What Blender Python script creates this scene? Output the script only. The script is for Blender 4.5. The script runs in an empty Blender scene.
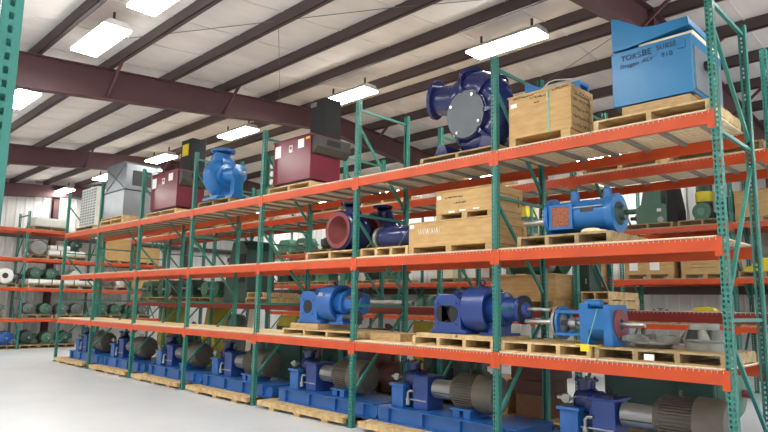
import bpy, bmesh, math, random
from mathutils import Vector, Matrix
random.seed(7)
PI = math.pi
C = bpy.context.scene.collection
SC = bpy.context.scene

# ------------------------------------------------------------------ materials
def s2l(c):
    return tuple(((v/255)/12.92 if v/255 <= .04045 else ((v/255+.055)/1.055)**2.4) for v in c) + (1,)

def mat(name, col, rough=.5, metal=0., var=.08, scale=6., stretch=(1, 1, 1), bump=0., col2=None, spec=.5, detail=4.):
    m = bpy.data.materials.new(name); m.use_nodes = True
    nt = m.node_tree; b = nt.nodes['Principled BSDF']
    b.inputs['Roughness'].default_value = rough; b.inputs['Metallic'].default_value = metal
    b.inputs['Specular IOR Level'].default_value = spec
    tc = nt.nodes.new('ShaderNodeTexCoord'); mp = nt.nodes.new('ShaderNodeMapping')
    mp.inputs['Scale'].default_value = stretch
    nz = nt.nodes.new('ShaderNodeTexNoise'); nz.inputs['Scale'].default_value = scale; nz.inputs['Detail'].default_value = detail
    cr = nt.nodes.new('ShaderNodeValToRGB')
    c = s2l(col); d = s2l(col2) if col2 else tuple(max(0, v*(1-var*3)) for v in c[:3]) + (1,)
    cr.color_ramp.elements[0].color = d; cr.color_ramp.elements[1].color = c
    cr.color_ramp.elements[0].position = .3; cr.color_ramp.elements[1].position = .65
    nt.links.new(tc.outputs['Object'], mp.inputs['Vector']); nt.links.new(mp.outputs[0], nz.inputs['Vector'])
    nt.links.new(nz.outputs['Fac'], cr.inputs[0]); nt.links.new(cr.outputs[0], b.inputs['Base Color'])
    if bump:
        bp = nt.nodes.new('ShaderNodeBump'); bp.inputs['Strength'].default_value = bump; bp.inputs['Distance'].default_value = .01
        nt.links.new(nz.outputs['Fac'], bp.inputs['Height']); nt.links.new(bp.outputs[0], b.inputs['Normal'])
    return m

def emit(name, col, s):
    m = bpy.data.materials.new(name); m.use_nodes = True
    b = m.node_tree.nodes['Principled BSDF']
    b.inputs['Base Color'].default_value = (.9, .9, .9, 1)
    b.inputs['Emission Color'].default_value = s2l(col); b.inputs['Emission Strength'].default_value = s
    return m

M = dict(
    teal=mat('teal_paint', (50, 124, 112), .42, .0, .05, 3),
    orange=mat('orange_paint', (198, 72, 22), .42, 0, .05, 4),
    red=mat('red_paint', (150, 46, 38), .5, 0, .06, 4),
    galv=mat('galvanized_steel', (168, 170, 166), .45, .6, .08, 8),
    wire=mat('bright_wire', (206, 204, 196), .45, .3, .05, 8),
    channel=mat('deck_channel', (146, 142, 132), .5, .4, .06, 6),
    ply=mat('plywood', (248, 226, 184), .65, 0, .05, 5, (1, 4, 1), 0, (228, 200, 154)),
    wood=mat('pallet_wood', (214, 186, 138), .7, 0, .08, 9, (1, 1, 1), .15, (178, 146, 98)),
    wood2=mat('weathered_wood', (176, 152, 112), .75, 0, .08, 9, (1, 1, 1), .15, (138, 114, 80)),
    crate=mat('crate_plywood', (196, 160, 106), .65, 0, .05, 4, (1, 1, 5), .05, (176, 140, 88)),
    beamwood=mat('timber', (190, 160, 114), .7, 0, .08, 7, (1, 6, 6), .1, (160, 128, 86)),
    darkwood=mat('brown_timber', (120, 84, 58), .7, 0, .08, 7, (1, 6, 6), .1),
    navy=mat('navy_gloss_paint', (32, 42, 94), .2, 0, .04, 3),
    royal=mat('royal_blue_paint', (36, 94, 164), .3, 0, .06, 4),
    mid=mat('mid_blue_paint', (34, 106, 170), .3, 0, .05, 4),
    motorblue=mat('motor_blue_paint', (34, 64, 132), .3, 0, .05, 4),
    sky=mat('bright_blue_paint', (46, 120, 190), .35, 0, .04, 3),
    enclosure=mat('enclosure_blue_paint', (34, 118, 168), .33, 0, .04, 2),
    maroon=mat('maroon_gloss_paint', (112, 26, 48), .28, 0, .05, 2),
    black=mat('black_metal', (24, 25, 29), .65, 0, .06, 5),
    dgrey=mat('dark_grey_metal', (66, 64, 64), .5, .2, .06, 6),
    cover=mat('grey_cover_plate', (92, 98, 104), .45, .1, .05, 6),
    lining=mat('red_lining', (128, 60, 60), .55, 0, .06, 5),
    copper=mat('copper_grille', (176, 100, 66), .5, .2, .3, 60, (1, 1, 1), .2),
    steel=mat('machined_steel', (190, 190, 188), .3, .8, .05, 8),
    silverp=mat('silver_guard_paint', (150, 150, 150), .35, .5, .05, 6),
    brown=mat('taupe_motor_paint', (94, 88, 78), .5, .1, .08, 6),
    green=mat('machine_green_paint', (72, 112, 92), .4, 0, .06, 5),
    dgreen=mat('dark_green_paint', (40, 72, 64), .4, 0, .06, 4),
    seagreen=mat('sea_green_paint', (86, 140, 116), .4, 0, .06, 4),
    gmotor=mat('grey_motor_paint', (104, 112, 108), .45, .1, .08, 6),
    grey=mat('grey_cast_metal', (140, 140, 134), .5, .3, .1, 7),
    cabinet=mat('grey_cabinet_steel', (146, 152, 158), .3, .4, .05, 3),
    white=mat('white_wrap', (228, 228, 222), .5, 0, .04, 4),
    paper=mat('white_paper', (238, 238, 234), .7, 0, .02, 4),
    yellow=mat('yellow_paint', (226, 206, 40), .5, 0, .05, 4),
    olive=mat('dull_yellow_paint', (176, 160, 38), .5, 0, .08, 4),
    cream=mat('cream_board', (236, 226, 196), .6, 0, .04, 3),
    cyan=mat('green_strap', (120, 186, 160), .5, 0, .03, 3),
    ink=mat('marker_ink', (34, 40, 70), .6, 0, .02, 3),
    brick=mat('rust_brown_paint', (92, 56, 50), .6, 0, .1, 5),
    rafter=mat('oxide_red_steel', (86, 54, 57), .55, 0, .05, 3),
    purlin=mat('dark_brown_steel', (76, 62, 62), .55, 0, .05, 3),
    post_base=mat('base_plate', (60, 110, 96), .5, .1, .06, 4),
    rod=mat('thin_cable', (120, 116, 112), .5, .3, .04, 4),
    lamp_body=mat('lamp_housing', (210, 210, 206), .45, .2, .03, 4),
    lamp=emit('lamp_diffuser', (255, 252, 246), 26.),
)

def floor_mat():
    m = mat('sealed_floor', (214, 219, 223), .3, 0, .02, .8, (1, 1, 1), 0, (205, 211, 216), .45, 6)
    return m
M['floor'] = floor_mat()
M['ceiling'] = mat('vinyl_insulation', (226, 220, 216), .6, 0, .03, 1.2, (1, 3, 1), .25, (214, 208, 204))
M['wall'] = mat('white_wall_sheet', (222, 222, 220), .42, 0, .03, 1.5)

# ------------------------------------------------------------------ mesh builder
def V(*a): return Vector(a)

class MB:
    def __init__(s): s.v = []; s.f = []; s.s = []
    def quad(s, pts, sm=False):
        n = len(s.v); s.v += [tuple(p) for p in pts]; s.f.append(tuple(range(n, n+len(pts)))); s.s.append(sm); return s
    def hexa(s, p):
        n = len(s.v); s.v += [tuple(q) for q in p]
        for f in ((0, 3, 2, 1), (4, 5, 6, 7), (0, 1, 5, 4), (1, 2, 6, 5), (2, 3, 7, 6), (3, 0, 4, 7)):
            s.f.append(tuple(n+i for i in f)); s.s.append(False)
        return s
    def box(s, x0, y0, z0, x1, y1, z1):
        return s.hexa([(x0, y0, z0), (x1, y0, z0), (x1, y1, z0), (x0, y1, z0), (x0, y0, z1), (x1, y0, z1), (x1, y1, z1), (x0, y1, z1)])
    def bar(s, a, b, w, h, up=(0, 0, 1)):
        a = Vector(a); b = Vector(b); d = (b-a).normalized(); u = Vector(up)
        if abs(d.dot(u)) > .98: u = V(1, 0, 0)
        r = d.cross(u).normalized()*w/2; q = r.cross(d).normalized()*h/2
        return s.hexa([a-r-q, b-r-q, b+r-q, a+r-q, a-r+q, b-r+q, b+r+q, a+r+q])
    def tube(s, pts, rad, n=16, caps=True, sm=True, closed=False, flat=1.):
        pts = [Vector(p) for p in pts]; k = len(pts)
        if not hasattr(rad, '__len__'): rad = [rad]*k
        base = len(s.v); t0 = (pts[1]-pts[0]).normalized()
        u = V(0, 0, 1) if abs(t0.z) < .9 else V(1, 0, 0)
        u = (u - t0*u.dot(t0)).normalized()
        for i, p in enumerate(pts):
            if closed: t = (pts[(i+1) % k]-pts[i-1]).normalized()
            else: t = (pts[min(i+1, k-1)]-pts[max(i-1, 0)]).normalized()
            u = (u - t*u.dot(t)).normalized(); w = t.cross(u)
            for j in range(n):
                a = 2*PI*j/n
                s.v.append(tuple(p + (u*math.cos(a) + w*math.sin(a)*flat)*rad[i]))
        for i in range(k if closed else k-1):
            for j in range(n):
                a = base+i*n+j; b = base+i*n+(j+1) % n; i2 = (i+1) % k
                s.f.append((a, b, base+i2*n+(j+1) % n, base+i2*n+j)); s.s.append(sm)
        if caps and not closed:
            s.f.append(tuple(base+j for j in range(n))[::-1]); s.s.append(False)
            s.f.append(tuple(base+(k-1)*n+j for j in range(n))); s.s.append(False)
        return s
    def lathe(s, prof, o, ax, n=24, sm=True):
        """prof: (t along axis, radius) pairs"""
        o = Vector(o); ax = Vector(ax).normalized(); base = len(s.v)
        u = V(0, 0, 1) if abs(ax.z) < .9 else V(1, 0, 0)
        u = (u-ax*u.dot(ax)).normalized(); w = ax.cross(u)
        for t, r in prof:
            for j in range(n):
                a = 2*PI*j/n
                s.v.append(tuple(o+ax*t+(u*math.cos(a)+w*math.sin(a))*max(r, 1e-4)))
        for i in range(len(prof)-1):
            dt = prof[i+1][0]-prof[i][0]; dr = prof[i+1][1]-prof[i][1]
            for j in range(n):
                a = base+i*n+j; b = base+i*n+(j+1) % n
                s.f.append((a, b, b+n, a+n)); s.s.append(sm and abs(dt) > abs(dr)*.25)
        return s
    def cyl(s, a, b, r, r2=None, n=20):
        a = Vector(a); b = Vector(b); r2 = r if r2 is None else r2; L = (b-a).length
        return s.lathe([(0, 0), (0, r), (L, r2), (L, 0)], a, b-a, n)
    def ring(s, a, b, ro, ri, n=24):
        a = Vector(a); b = Vector(b); L = (b-a).length
        return s.lathe([(0, ri), (0, ro), (L, ro), (L, ri), (0, ri)], a, b-a, n)
    def ball(s, c, r, n=14, sq=(1, 1, 1)):
        base = len(s.v); m = n//2
        for i in range(m+1):
            a = PI*i/m
            for j in range(n):
                b = 2*PI*j/n; R = max(math.sin(a), 1e-3)
                s.v.append((c[0]+r*sq[0]*R*math.cos(b), c[1]+r*sq[1]*R*math.sin(b), c[2]-r*sq[2]*math.cos(a)))
        for i in range(m):
            for j in range(n):
                s.f.append((base+i*n+j, base+i*n+(j+1) % n, base+(i+1)*n+(j+1) % n, base+(i+1)*n+j)); s.s.append(True)
        return s
    def prism(s, poly, d0, d1, plane='xz'):
        """poly in local x,z extruded along y (or y,z along x; x,y along z)"""
        def P(a, b, d): return (a, d, b) if plane == 'xz' else ((d, a, b) if plane == 'yz' else (a, b, d))
        n = len(s.v); k = len(poly)
        s.v += [P(a, b, d0) for a, b in poly] + [P(a, b, d1) for a, b in poly]
        s.f.append(tuple(range(n, n+k))); s.s.append(False)
        s.f.append(tuple(range(n+k, n+2*k))[::-1]); s.s.append(False)
        for i in range(k):
            j = (i+1) % k; s.f.append((n+i, n+k+i, n+k+j, n+j)); s.s.append(False)
        return s
    def fins(s, o, ax, L, r, h, n=36, w=.008):
        """lengthwise cooling fins on a cylinder"""
        o = Vector(o); ax = Vector(ax).normalized()
        u = V(0, 0, 1) if abs(ax.z) < .9 else V(1, 0, 0); u = (u-ax*u.dot(ax)).normalized(); q = ax.cross(u)
        for j in range(n):
            a = 2*PI*(j+.5)/n; d = u*math.cos(a)+q*math.sin(a)
            s.bar(o+d*(r+h/2-.005), o+d*(r+h/2-.005)+ax*L, w, h+.01, d)
        return s
    def mesh(s, name, m, bevel=0.):
        me = bpy.data.meshes.new(name); me.from_pydata(s.v, [], s.f)
        bm = bmesh.new(); bm.from_mesh(me); bmesh.ops.remove_doubles(bm, verts=bm.verts, dist=1e-6) if False else None
        bmesh.ops.recalc_face_normals(bm, faces=bm.faces); bm.to_mesh(me); bm.free()
        for p, f in zip(me.polygons, s.s): p.use_smooth = f
        me.materials.append(M[m] if isinstance(m, str) else m)
        if any(s.s): me.set_sharp_from_angle(angle=math.radians(38))
        return me

def part(name, mb, m, parent=None, label=None, bevel=0.):
    o = bpy.data.objects.new(name, mb.mesh(name, m)); C.objects.link(o)
    if parent is not None: o.parent = parent
    if label: o['label'] = label
    if bevel:
        b = o.modifiers.new('bevel', 'BEVEL'); b.width = bevel; b.segments = 2; b.limit_method = 'ANGLE'
    return o

def tag(o, label, cat, group=None, kind=None):
    o['label'] = label; o['category'] = cat
    if group: o['group'] = group
    if kind: o['kind'] = kind
    return o

def thing(name, label, cat, loc=(0, 0, 0), rz=0., group=None, sc=1.):
    o = bpy.data.objects.new(name, None); C.objects.link(o); o.empty_display_size = .1
    o.location = loc; o.rotation_euler = (0, 0, rz); o.scale = (sc,)*3
    return tag(o, label, cat, group)

def copy_tree(o, label, loc, rz=None, group=None, sc=None):
    def rec(a, p):
        c = a.copy(); C.objects.link(c)
        if p is not None: c.parent = p
        for ch in KIDS.get(a.name, ()): rec(ch, c)
        return c
    r = rec(o, None); r.location = loc
    if rz is not None: r.rotation_euler = (0, 0, rz)
    if sc is not None: r.scale = sc if hasattr(sc, '__len__') else (sc,)*3
    r['label'] = label
    if group: r['group'] = group
    return r
KIDS = {}
def index_tree(o):
    KIDS[o.name] = list(o.children)
    for c in o.children: index_tree(c)

ITEM = -PI/2                       # local x = to the right along the aisle (-Y), local y = into the rack (+X)

def struct(name, mb, m, label=None):
    o = part(name, mb, m); o['kind'] = 'structure'
    if label: o['label'] = label
    return o

def text_part(txt, size, m, parent, loc, rot, name='lettering', extrude=.001):
    cu = bpy.data.curves.new('t', 'FONT'); cu.body = txt; cu.size = size; cu.extrude = extrude
    cu.space_character = 1.05
    t = bpy.data.objects.new('t', cu); C.objects.link(t)
    dg = bpy.context.evaluated_depsgraph_get()
    me = bpy.data.meshes.new_from_object(t.evaluated_get(dg)); bpy.data.objects.remove(t)
    me.materials.clear(); me.materials.append(M[m]); me.name = name
    o = bpy.data.objects.new(name, me); C.objects.link(o); o.parent = parent; o.location = loc; o.rotation_euler = rot
    return o
FRONT = (PI/2, 0, 0)               # text lying on a face that looks along local -y

# ------------------------------------------------------------------ room shell
RX, RZ, SL = 2.8, 6.50, .083       # ridge position, roof underside height at ridge, roof slope
XL, XR, YN, YF = -9.0, 9.9, -7.0, 24.7
def roof(x): return RZ - SL*abs(x-RX)
struct('floor', MB().box(XL-1, YN-5, -.1, XR+.3, YF+.3, 0), 'floor', 'glossy pale grey sealed concrete floor')
PUR = [RX-.37-1.17*i for i in range(10)] + [RX+.37+1.17*i for i in range(6)]
PUR.sort()
mb = MB()
prof = []
allx = [XL] + [p for p in PUR if p > XL] + [XR]
for a, b in zip(allx, allx[1:]):
    for k in range(6):
        t = k/6; x = a+(b-a)*t
        prof.append((x, roof(x) - .035*math.sin(PI*t)))
prof.append((XR, roof(XR)))
ys = [YN + (YF-YN)*k/40 for k in range(41)]
for (x0, z0), (x1, z1) in zip(prof, prof[1:]):
    for y0, y1 in zip(ys, ys[1:]):
        mb.quad([(x0, y0, z0), (x1, y0, z1), (x1, y1, z1), (x0, y1, z0)], True)
struct('ceiling', mb, 'ceiling', 'white vinyl-faced roof insulation')
# facing seams of the insulation blankets
mb = MB()
y = YN+.4
while y < YF:
    for (x0, z0), (x1, z1) in zip(prof, prof[1:]):
        mb.hexa([(x0, y-.012, z0-.012), (x1, y-.012, z1-.012), (x1, y+.012, z1-.012), (x0, y+.012, z0-.012),
                 (x0, y-.012, z0+.01), (x1, y-.012, z1+.01), (x1, y+.012, z1+.01), (x0, y+.012, z0+.01)])
    y += 1.22
tn = [0]
def trim(mb, m, label):
    tn[0] += 1
    return struct('trim_%d' % tn[0], mb, m, label)
trim(mb, 'ceiling', 'narrow seams of the roof insulation blankets')
PD = .2
for i, x in enumerate(PUR):
    if x < XL+.2: continue
    z = roof(x)
    mb = MB().box(x-.03, YN, z-PD, x-.022, YF, z).box(x-.03, YN, z-.012, x+.04, YF, z).box(x-.03, YN, z-PD, x+.04, YF, z-PD+.012)
    mb.box(x+.032, YN, z-PD, x+.04, YF, z-PD+.03)
    trim(mb, 'purlin', 'dark brown roof purlin running along the ridge')
RAF = [-6.0, 1.65, 9.3, 16.95, 24.3]
def raftz(x):                      # top and bottom of a rafter
    d = abs(x-RX); return roof(x)-PD, 5.86-.106*d
for y in RAF:
    mb = MB()
    xs = [XL, -4, RX-.5, RX, RX+.5, 7, XR]
    for a, b in zip(xs, xs[1:]):
        (ta, ba), (tb, bb) = raftz(a), raftz(b)
        for w, l0, h0 in ((.006, 0, 0),):
            mb.hexa([(a, y-.006, ba), (b, y-.006, bb), (b, y+.006, bb), (a, y+.006, ba), (a, y-.006, ta), (b, y-.006, tb), (b, y+.006, tb), (a, y+.006, ta)])
        for sgn, p, q in ((1, ba, bb), (-1, ta, tb)):
            mb.hexa([(a, y-.1, p), (b, y-.1, q), (b, y+.1, q), (a, y+.1, p), (a, y-.1, p+sgn*.014), (b, y-.1, q+sgn*.014), (b, y+.1, q+sgn*.014), (a, y+.1, p+sgn*.014)])
    # bolted ridge splice plates
    t, b = raftz(RX)
    mb.box(RX-.02, y-.1, b-.04, RX+.02, y+.1, t)
    trim(mb, 'rafter', 'deep oxide brown steel rafter crossing the roof')
    if y < 24:
        for j, x in enumerate(PUR):
            if x < -7 or j % 2 == 0: continue
            t, b = raftz(x)
            for sg in (-1, 1):
                if sg == 1 and y > 2: continue
                trim(MB().bar((x, y+.0, b+.02), (x, y+sg*.62, roof(x)-PD+.02), .045, .045), 'rafter', 'diagonal flange brace between rafter and purlin')
# cables and a hanging rod under the roof
for a, b in (((-3.6, 9.98, 6.0), (-.2, 4.33, 6.12)), ((-.2, 4.33, 6.12), (1.6, 1.75, 6.2)), ((2.9, 1.9, 6.2), (6.5, 8.9, 5.9))):
    trim(MB().cyl(a, b, .006, n=6), 'rod', 'thin brace cable crossing under the roof')
trim(MB().cyl((-1.34, 5.41, 6.2), (1.44, 9.2, 6.1), .005, n=6), 'rod', 'thin cable slanting under the roof to the rafter')

def ribbed(x_axis, a, b, fix, zt, name, inward):
    """sheet wall with upright ribs"""
    mb = MB(); p = a; w = .305
    def P(t, off, z): return (t, fix+off*inward, z) if x_axis else (fix+off*inward, t, z)
    while p < b-1e-6:
        for q0, q1, o0, o1 in ((0, .2, 0, 0), (.2, .225, 0, .03), (.225, .28, .03, .03), (.28, .305, .03, 0)):
            t0, t1 = min(p+q0, b), min(p+q1, b)
            if t1 > t0: mb.quad([P(t0, o0, 0), P(t1, o1, 0), P(t1, o1, zt(t1)), P(t0, o0, zt(t0))])
        p += w
    return struct(name, mb, 'wall', 'white ribbed sheet metal wall')
ribbed(True, XL, XR, YF, roof, 'wall_back', -1)
ribbed(False, YN, YF, XR, lambda t: roof(XR), 'wall_right', -1)
ribbed(False, YN, YF, XL, lambda t: roof(XL), 'wall_left', 1)
for z in (2.55, 4.1):
    trim(MB().box(XL, YF-.24, z, XR, YF-.04, z+.015).box(XL, YF-.25, z-.05, XR, YF-.24, z+.15), 'purlin', 'brown wall girt along the far end wall')
    trim(MB().box(XR-.24, YN, z-.35, XR-.04, YF, z-.335).box(XR-.25, YN, z-.4, XR-.24, YF, z-.2), 'purlin', 'brown wall girt along the right wall')
for x in (1.7, -4.2, 7.4):
    trim(MB().box(x-.1, YF-.34, 0, x+.1, YF-.325, roof(x)-.2).box(x-.006, YF-.33, 0, x+.006, YF-.1, roof(x)-.2).box(x-.1, YF-.1, 0, x+.1, YF-.085, roof(x)-.2), 'rafter', 'oxide brown end wall column')
for y in RAF[1:4]:
    trim(MB().box(XR-.4, y-.1, 0, XR-.385, y+.1, 5.3).box(XR-.39, y-.006, 0, XR-.1, y+.006, 5.3).box(XR-.1, y-.1, 0, XR-.085, y+.1, 5.3), 'rafter', 'oxide brown column on the right wall')

# ------------------------------------------------------------------ ceiling lights
lt = thing('ceiling_light', 'long white fluorescent fixture nearest above the navy pump and wood crate', 'ceiling light', (1.75, 3.50, 5.96), 0, 'hanging fluorescent fixtures')
part('housing', MB().prism([(-.2, 0), (.2, 0), (.12, .09), (-.12, .09)], -.66, .66, 'xz'), 'lamp_body', lt)
part('diffuser', MB().box(-.19, -.65, -.03, .19, .65, -.001), 'lamp', lt)
for s in (-1, 1):
    part('hanger', MB().box(-.015, s*.48-.015, .085, .015, s*.48+.015, .27), 'purlin', lt)
index_tree(lt)
LP = [((1.02, 6.45), 'bright fixture beside the black exhaust box of the nearest maroon cabinet'),
      ((1.02, 10.2), 'bright fixture above the light blue volute pump'),
      ((1.02, 14.0), 'bright fixture just left of the black box with the yellow card'),
      ((1.02, 17.8), 'bright fixture above the grey steel cabinet'),
      ((1.02, 21.5), 'small bright fixture far off near the end wall'),
      ((-3.1, 5.35), 'large bright fixture at the top edge of the picture'),
      ((-3.1, 7.4), 'large bright fixture hanging in front of the brown rafter, upper left'),
      ((-3.1, 11.4), 'bright fixture at the far left behind the brown rafter')]
for (x, y), l in LP: copy_tree(lt, l, (-6.29+1.1*(x+6.29), -1.8+1.1*(y+1.8), 5.96) if x > 0 else (x, y, 5.6))
copy_tree(lt, 'small round-looking fixture glowing beside the left maroon cabinet', (2.2, 17.5, 5.9))
for x, y in ((-3.1, 15.2), (-3.1, 19.0), (-3.1, 22.6), (-3.1, -1.5), (-3.1, 2.2), (1.75, -.7), (1.75, -4.9), (-6.9, -1.5), (-6.9, 2.2), (-6.9, 6), (-6.9, 9.8), (-6.9, 13.6), (-6.9, 17.4), (-6.9, 21.2)):  # unseen fixtures; the one by the far end wall is added to brighten it
    copy_tree(lt, 'unseen fluorescent fixture in the rows left of the picture', (x, y, (5.96 if x > 0 else 5.6) if x > -6 else 5.25), 0, 'fixtures left of the picture')
for x, y in ((8.7, -2.3), (8.7, 5.3), (8.7, 9.1), (8.7, 12.9), (8.7, 16.7), (8.7, 20.5)):
    copy_tree(lt, 'fluorescent fixture over the wall rack, hidden behind the racks and goods', (x, y, 5.6), 0, 'fixtures over the wall rack')

# ------------------------------------------------------------------ pallet rack parts
PW, PDp = .076, .07
def post_mb(h, rear=False, depth=1.18):
    """perforated channel: two columns of slots in the face, one in each flank"""
    mb = MB(); pitch = .0508; n = int(h/pitch)
    sx = -1 if rear else 1; x0 = depth if rear else 0
    hy = PW/2; cols = [-hy, -.029, -.011, .011, .029, hy]; t = .0025
    def face(P, cs, holes, top):
        for k in range(n):
            z0 = k*pitch; rows = [z0, z0+.011, z0+.038, z0+pitch]
            for ci in range(len(cs)-1):
                for ri in range(3):
                    if ri == 1 and ci in holes and k > 0: continue
                    mb.quad([P(cs[ci], rows[ri]), P(cs[ci+1], rows[ri]), P(cs[ci+1], rows[ri+1]), P(cs[ci], rows[ri+1])])
        if top > n*pitch: mb.quad([P(cs[0], n*pitch), P(cs[-1], n*pitch), P(cs[-1], top), P(cs[0], top)])
    for off in (0, t):
        face(lambda a, z: (x0+sx*off, a, z), cols, (1, 3), h)
        for sy in (-1, 1):
            face(lambda a, z: (x0+sx*a, sy*(hy-off), z), [0, .028, .044, PDp], (1,), h)
    for sy in (-1, 1):             # rear lips
        mb.box(min(x0+sx*PDp, x0+sx*(PDp-t)), min(sy*hy, sy*(hy-.02)), 0, max(x0+sx*PDp, x0+sx*(PDp-t)), max(sy*hy, sy*(hy-.02)), h)
    return mb
def brace(a, b): return MB().bar(a, b, .035, .035)

def make_frame(h, name_label, hz, dg, loc, rz=0., depth=1.18, group=None, name='upright_frame'):
    t = thing(name, name_label, 'rack upright', loc, rz, group)
    part('front_post', post_mb(h), 'teal', t); part('rear_post', post_mb(h, True, depth), 'teal', t)
    for z in hz: part('horizontal_brace', brace((PDp-.01, 0, z), (depth-PDp+.01, 0, z)), 'teal', t)
    for z0, z1 in dg: part('diagonal_brace', brace((PDp-.01, 0, z0), (depth-PDp+.01, 0, z1)), 'teal', t)
    for x in (.03, depth-.03):
        part('foot_plate', MB().box(x-.06, -.06, 0, x+.06, .06, .008), 'post_base', t)
    index_tree(t)
    return t

def make_beam(L, label, loc, rz, hgt=.12, m='orange', group=None):
    """local y runs along the rack, face towards local -x, top at z=0"""
    t = thing('rack_beam', label, 'rack beam', loc, rz, group)
    mb = MB().box(-.002, PW/2+.002, -hgt, .045, L-PW/2-.002, -.0)
    part('beam', mb, m, t)
    for y0, y1 in ((.002, PW/2+.03), (L-PW/2-.03, L-.002)):
        part('end_connector', MB().box(-.008, y0, -hgt-.05, -.003, y1, .012), m, t)
    index_tree(t)
    return t

def make_deck(w, d, label, loc, rz, group=None):
    t = thing('wire_deck', label, 'rack deck', loc, rz, group)
    mb = MB(); r = .0022
    k = int(w/.051)
    for i in range(k+1):
        y = .01+(w-.02)*i/k
        mb.box(-.006, y-r, 0, d+.006, y+r, 2*r)
        mb.box(-.0125, y-r, -.022, -.0085, y+r, 2*r)
        mb.box(d+.0085, y-r, -.022, d+.0125, y+r, 2*r)
    k = int(d/.1)
    for i in range(k+1):
        x = .0+d*i/k
        mb.box(x-r, 0.01, 2*r, x+r, w-.01, 4*r)
    part('wire_mesh', mb, 'wire', t)
    for f in (.16, .5, .84):
        part('support_channel', MB().box(.047, w*f-.03, -.032, d-.047, w*f+.03, -.001), 'channel', t)
    index_tree(t)
    return t

S, D, NB = 2.54, 1.1823, 7
LV = {1: 1.2202, 2: 2.4476, 3: 3.6809}
DT = .0115+.012                    # deck wires and plywood on top of the beams
ORD = ['right-end', 'second', 'third', 'fourth', 'fifth', 'sixth', 'seventh', 'eighth']
def bay(k): return 'right-end bay' if k == 0 else ('left-end bay' if k == NB-1 else ORD[k]+' bay from the right end')
LN = {1: 'lowest level', 2: 'middle level', 3: 'top level'}

# --- front rack: eight uprights, seven bays, three levels
HZ, DG = [4.78, 3.12, 1.75], [(4.5, 3.3), (3.05, 1.95), (.5, 1.65)]
f0 = make_frame(4.93, 'teal perforated upright frame at the right end of the front rack, largest in view', [4.82, 3.5, 1.68], [(4.6, 3.6), (1.85, 3.3), (1.5, .5)], (0, 0, 0), 0, D, 'uprights of the front rack')
f1 = make_frame(4.93, 'teal upright frame of the front rack between navy pump and wood crate', HZ, DG, (0, S, 0), 0, D, 'uprights of the front rack')
FL = ['teal upright frame of the front rack between nearest maroon cabinet and navy pump',
      'teal upright frame of the front rack between light blue volute pump and maroon cabinet',
      'teal upright frame of the front rack in front of the black box with yellow card',
      'teal upright frame of the front rack between farther maroon cabinet and grey steel cabinet',
      'teal upright frame of the front rack at the left edge of the grey steel cabinet',
      'teal upright frame at the far left end of the front rack, last of its row']
for k in range(2, 8): copy_tree(f1, FL[k-2], (0, k*S, 0))

first = {}
for lv in (1, 2, 3):
    for k in range(NB):
        for side in ('front', 'rear'):
            lab = 'orange %s beam of the front rack, %s, %s' % (side, LN[lv], bay(k))
            loc = (0, k*S, LV[lv]) if side == 'front' else (D, (k+1)*S, LV[lv]); rz = 0 if side == 'front' else PI
            if 'beam' not in first: first['beam'] = make_beam(S, lab, loc, rz, .125, 'orange', 'beams of the front rack')
            else: copy_tree(first['beam'], lab, loc, rz)
        w = (S-PW-.02)/2
        for h, side in ((0, 'right'), (1, 'left')):
            y = k*S+PW/2+.005+h*(w+.01)
            lab = 'wire mesh deck on the front rack, %s, %s half of %s' % (LN[lv], side, bay(k).replace(' from the right end', ' from right'))
            if 'deck' not in first: first['deck'] = make_deck(w, D, lab, (0, y, LV[lv]+.001), 0, 'wire decks of the front rack')
            else: copy_tree(first['deck'], lab, (0, y, LV[lv]+.001))
            lab = 'pale plywood sheet on the front rack, %s, %s half of %s' % (LN[lv], side, bay(k).replace(' from the right end', ' from right'))
            if 'ply' not in first:
                first['ply'] = tag(part('plywood_sheet', MB().box(.012, .004, 0, D-.03, w-.004, .011), 'ply'), lab, 'plywood sheet', 'plywood sheets of the front rack')
                first['ply'].location = (0, y, LV[lv]+.0122)
                KIDS['plywood_sheet'] = []
            else: copy_tree(first['ply'], lab, (0, y, LV[lv]+.0122))

# --- second rack, back to back with the first
X2, D2 = 2.0, 1.18
L2V = {1: 1.745, 2: 3.6809}
L2N = {1: 'its red level', 2: 'its top level'}
for k in range(8):
    copy_tree(f1, 'teal upright frame of the second rack, behind the front rack, %s' % ('at its right end' if k == 0 else ('at its far left end' if k == 7 else ORD[k]+' from the right')), (X2, k*S, 0), 0, 'uprights of the second rack')
for lv in (1, 2):
    for k in range(NB):
        for side in ('front', 'rear'):
            col = 'red' if lv == 1 else 'orange'
            lab = '%s %s beam of the second rack, %s, %s' % (col, side, L2N[lv], bay(k))
            loc = (X2, k*S, L2V[lv]) if side == 'front' else (X2+D2, (k+1)*S, L2V[lv]); rz = 0 if side == 'front' else PI
            if lv == 1:
                if 'rbeam' not in first: first['rbeam'] = make_beam(S, lab, loc, rz, .13, 'red', 'red beams of the second rack')
                else: copy_tree(first['rbeam'], lab, loc, rz)
            else: copy_tree(first['beam'], lab, loc, rz, 'orange beams of the second rack')
        w = (S-PW-.02)/2
        for h, side in ((0, 'right'), (1, 'left')):
            y = k*S+PW/2+.005+h*(w+.01)
            copy_tree(first['deck'], 'wire mesh deck, second rack, %s, %s half of %s' % (L2N[lv].replace('its ', ''), side, bay(k).replace(' from the right end', ' from right')), (X2, y, L2V[lv]+.001), 0, 'wire decks of the second rack')
            if lv == 2:
                copy_tree(first['ply'], 'plywood sheet on the second rack, top level, %s half of %s' % (side, bay(k).replace(' from the right end', ' from right')), (X2, y, L2V[lv]+.0122), 0, 'plywood sheets of the second rack')

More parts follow.
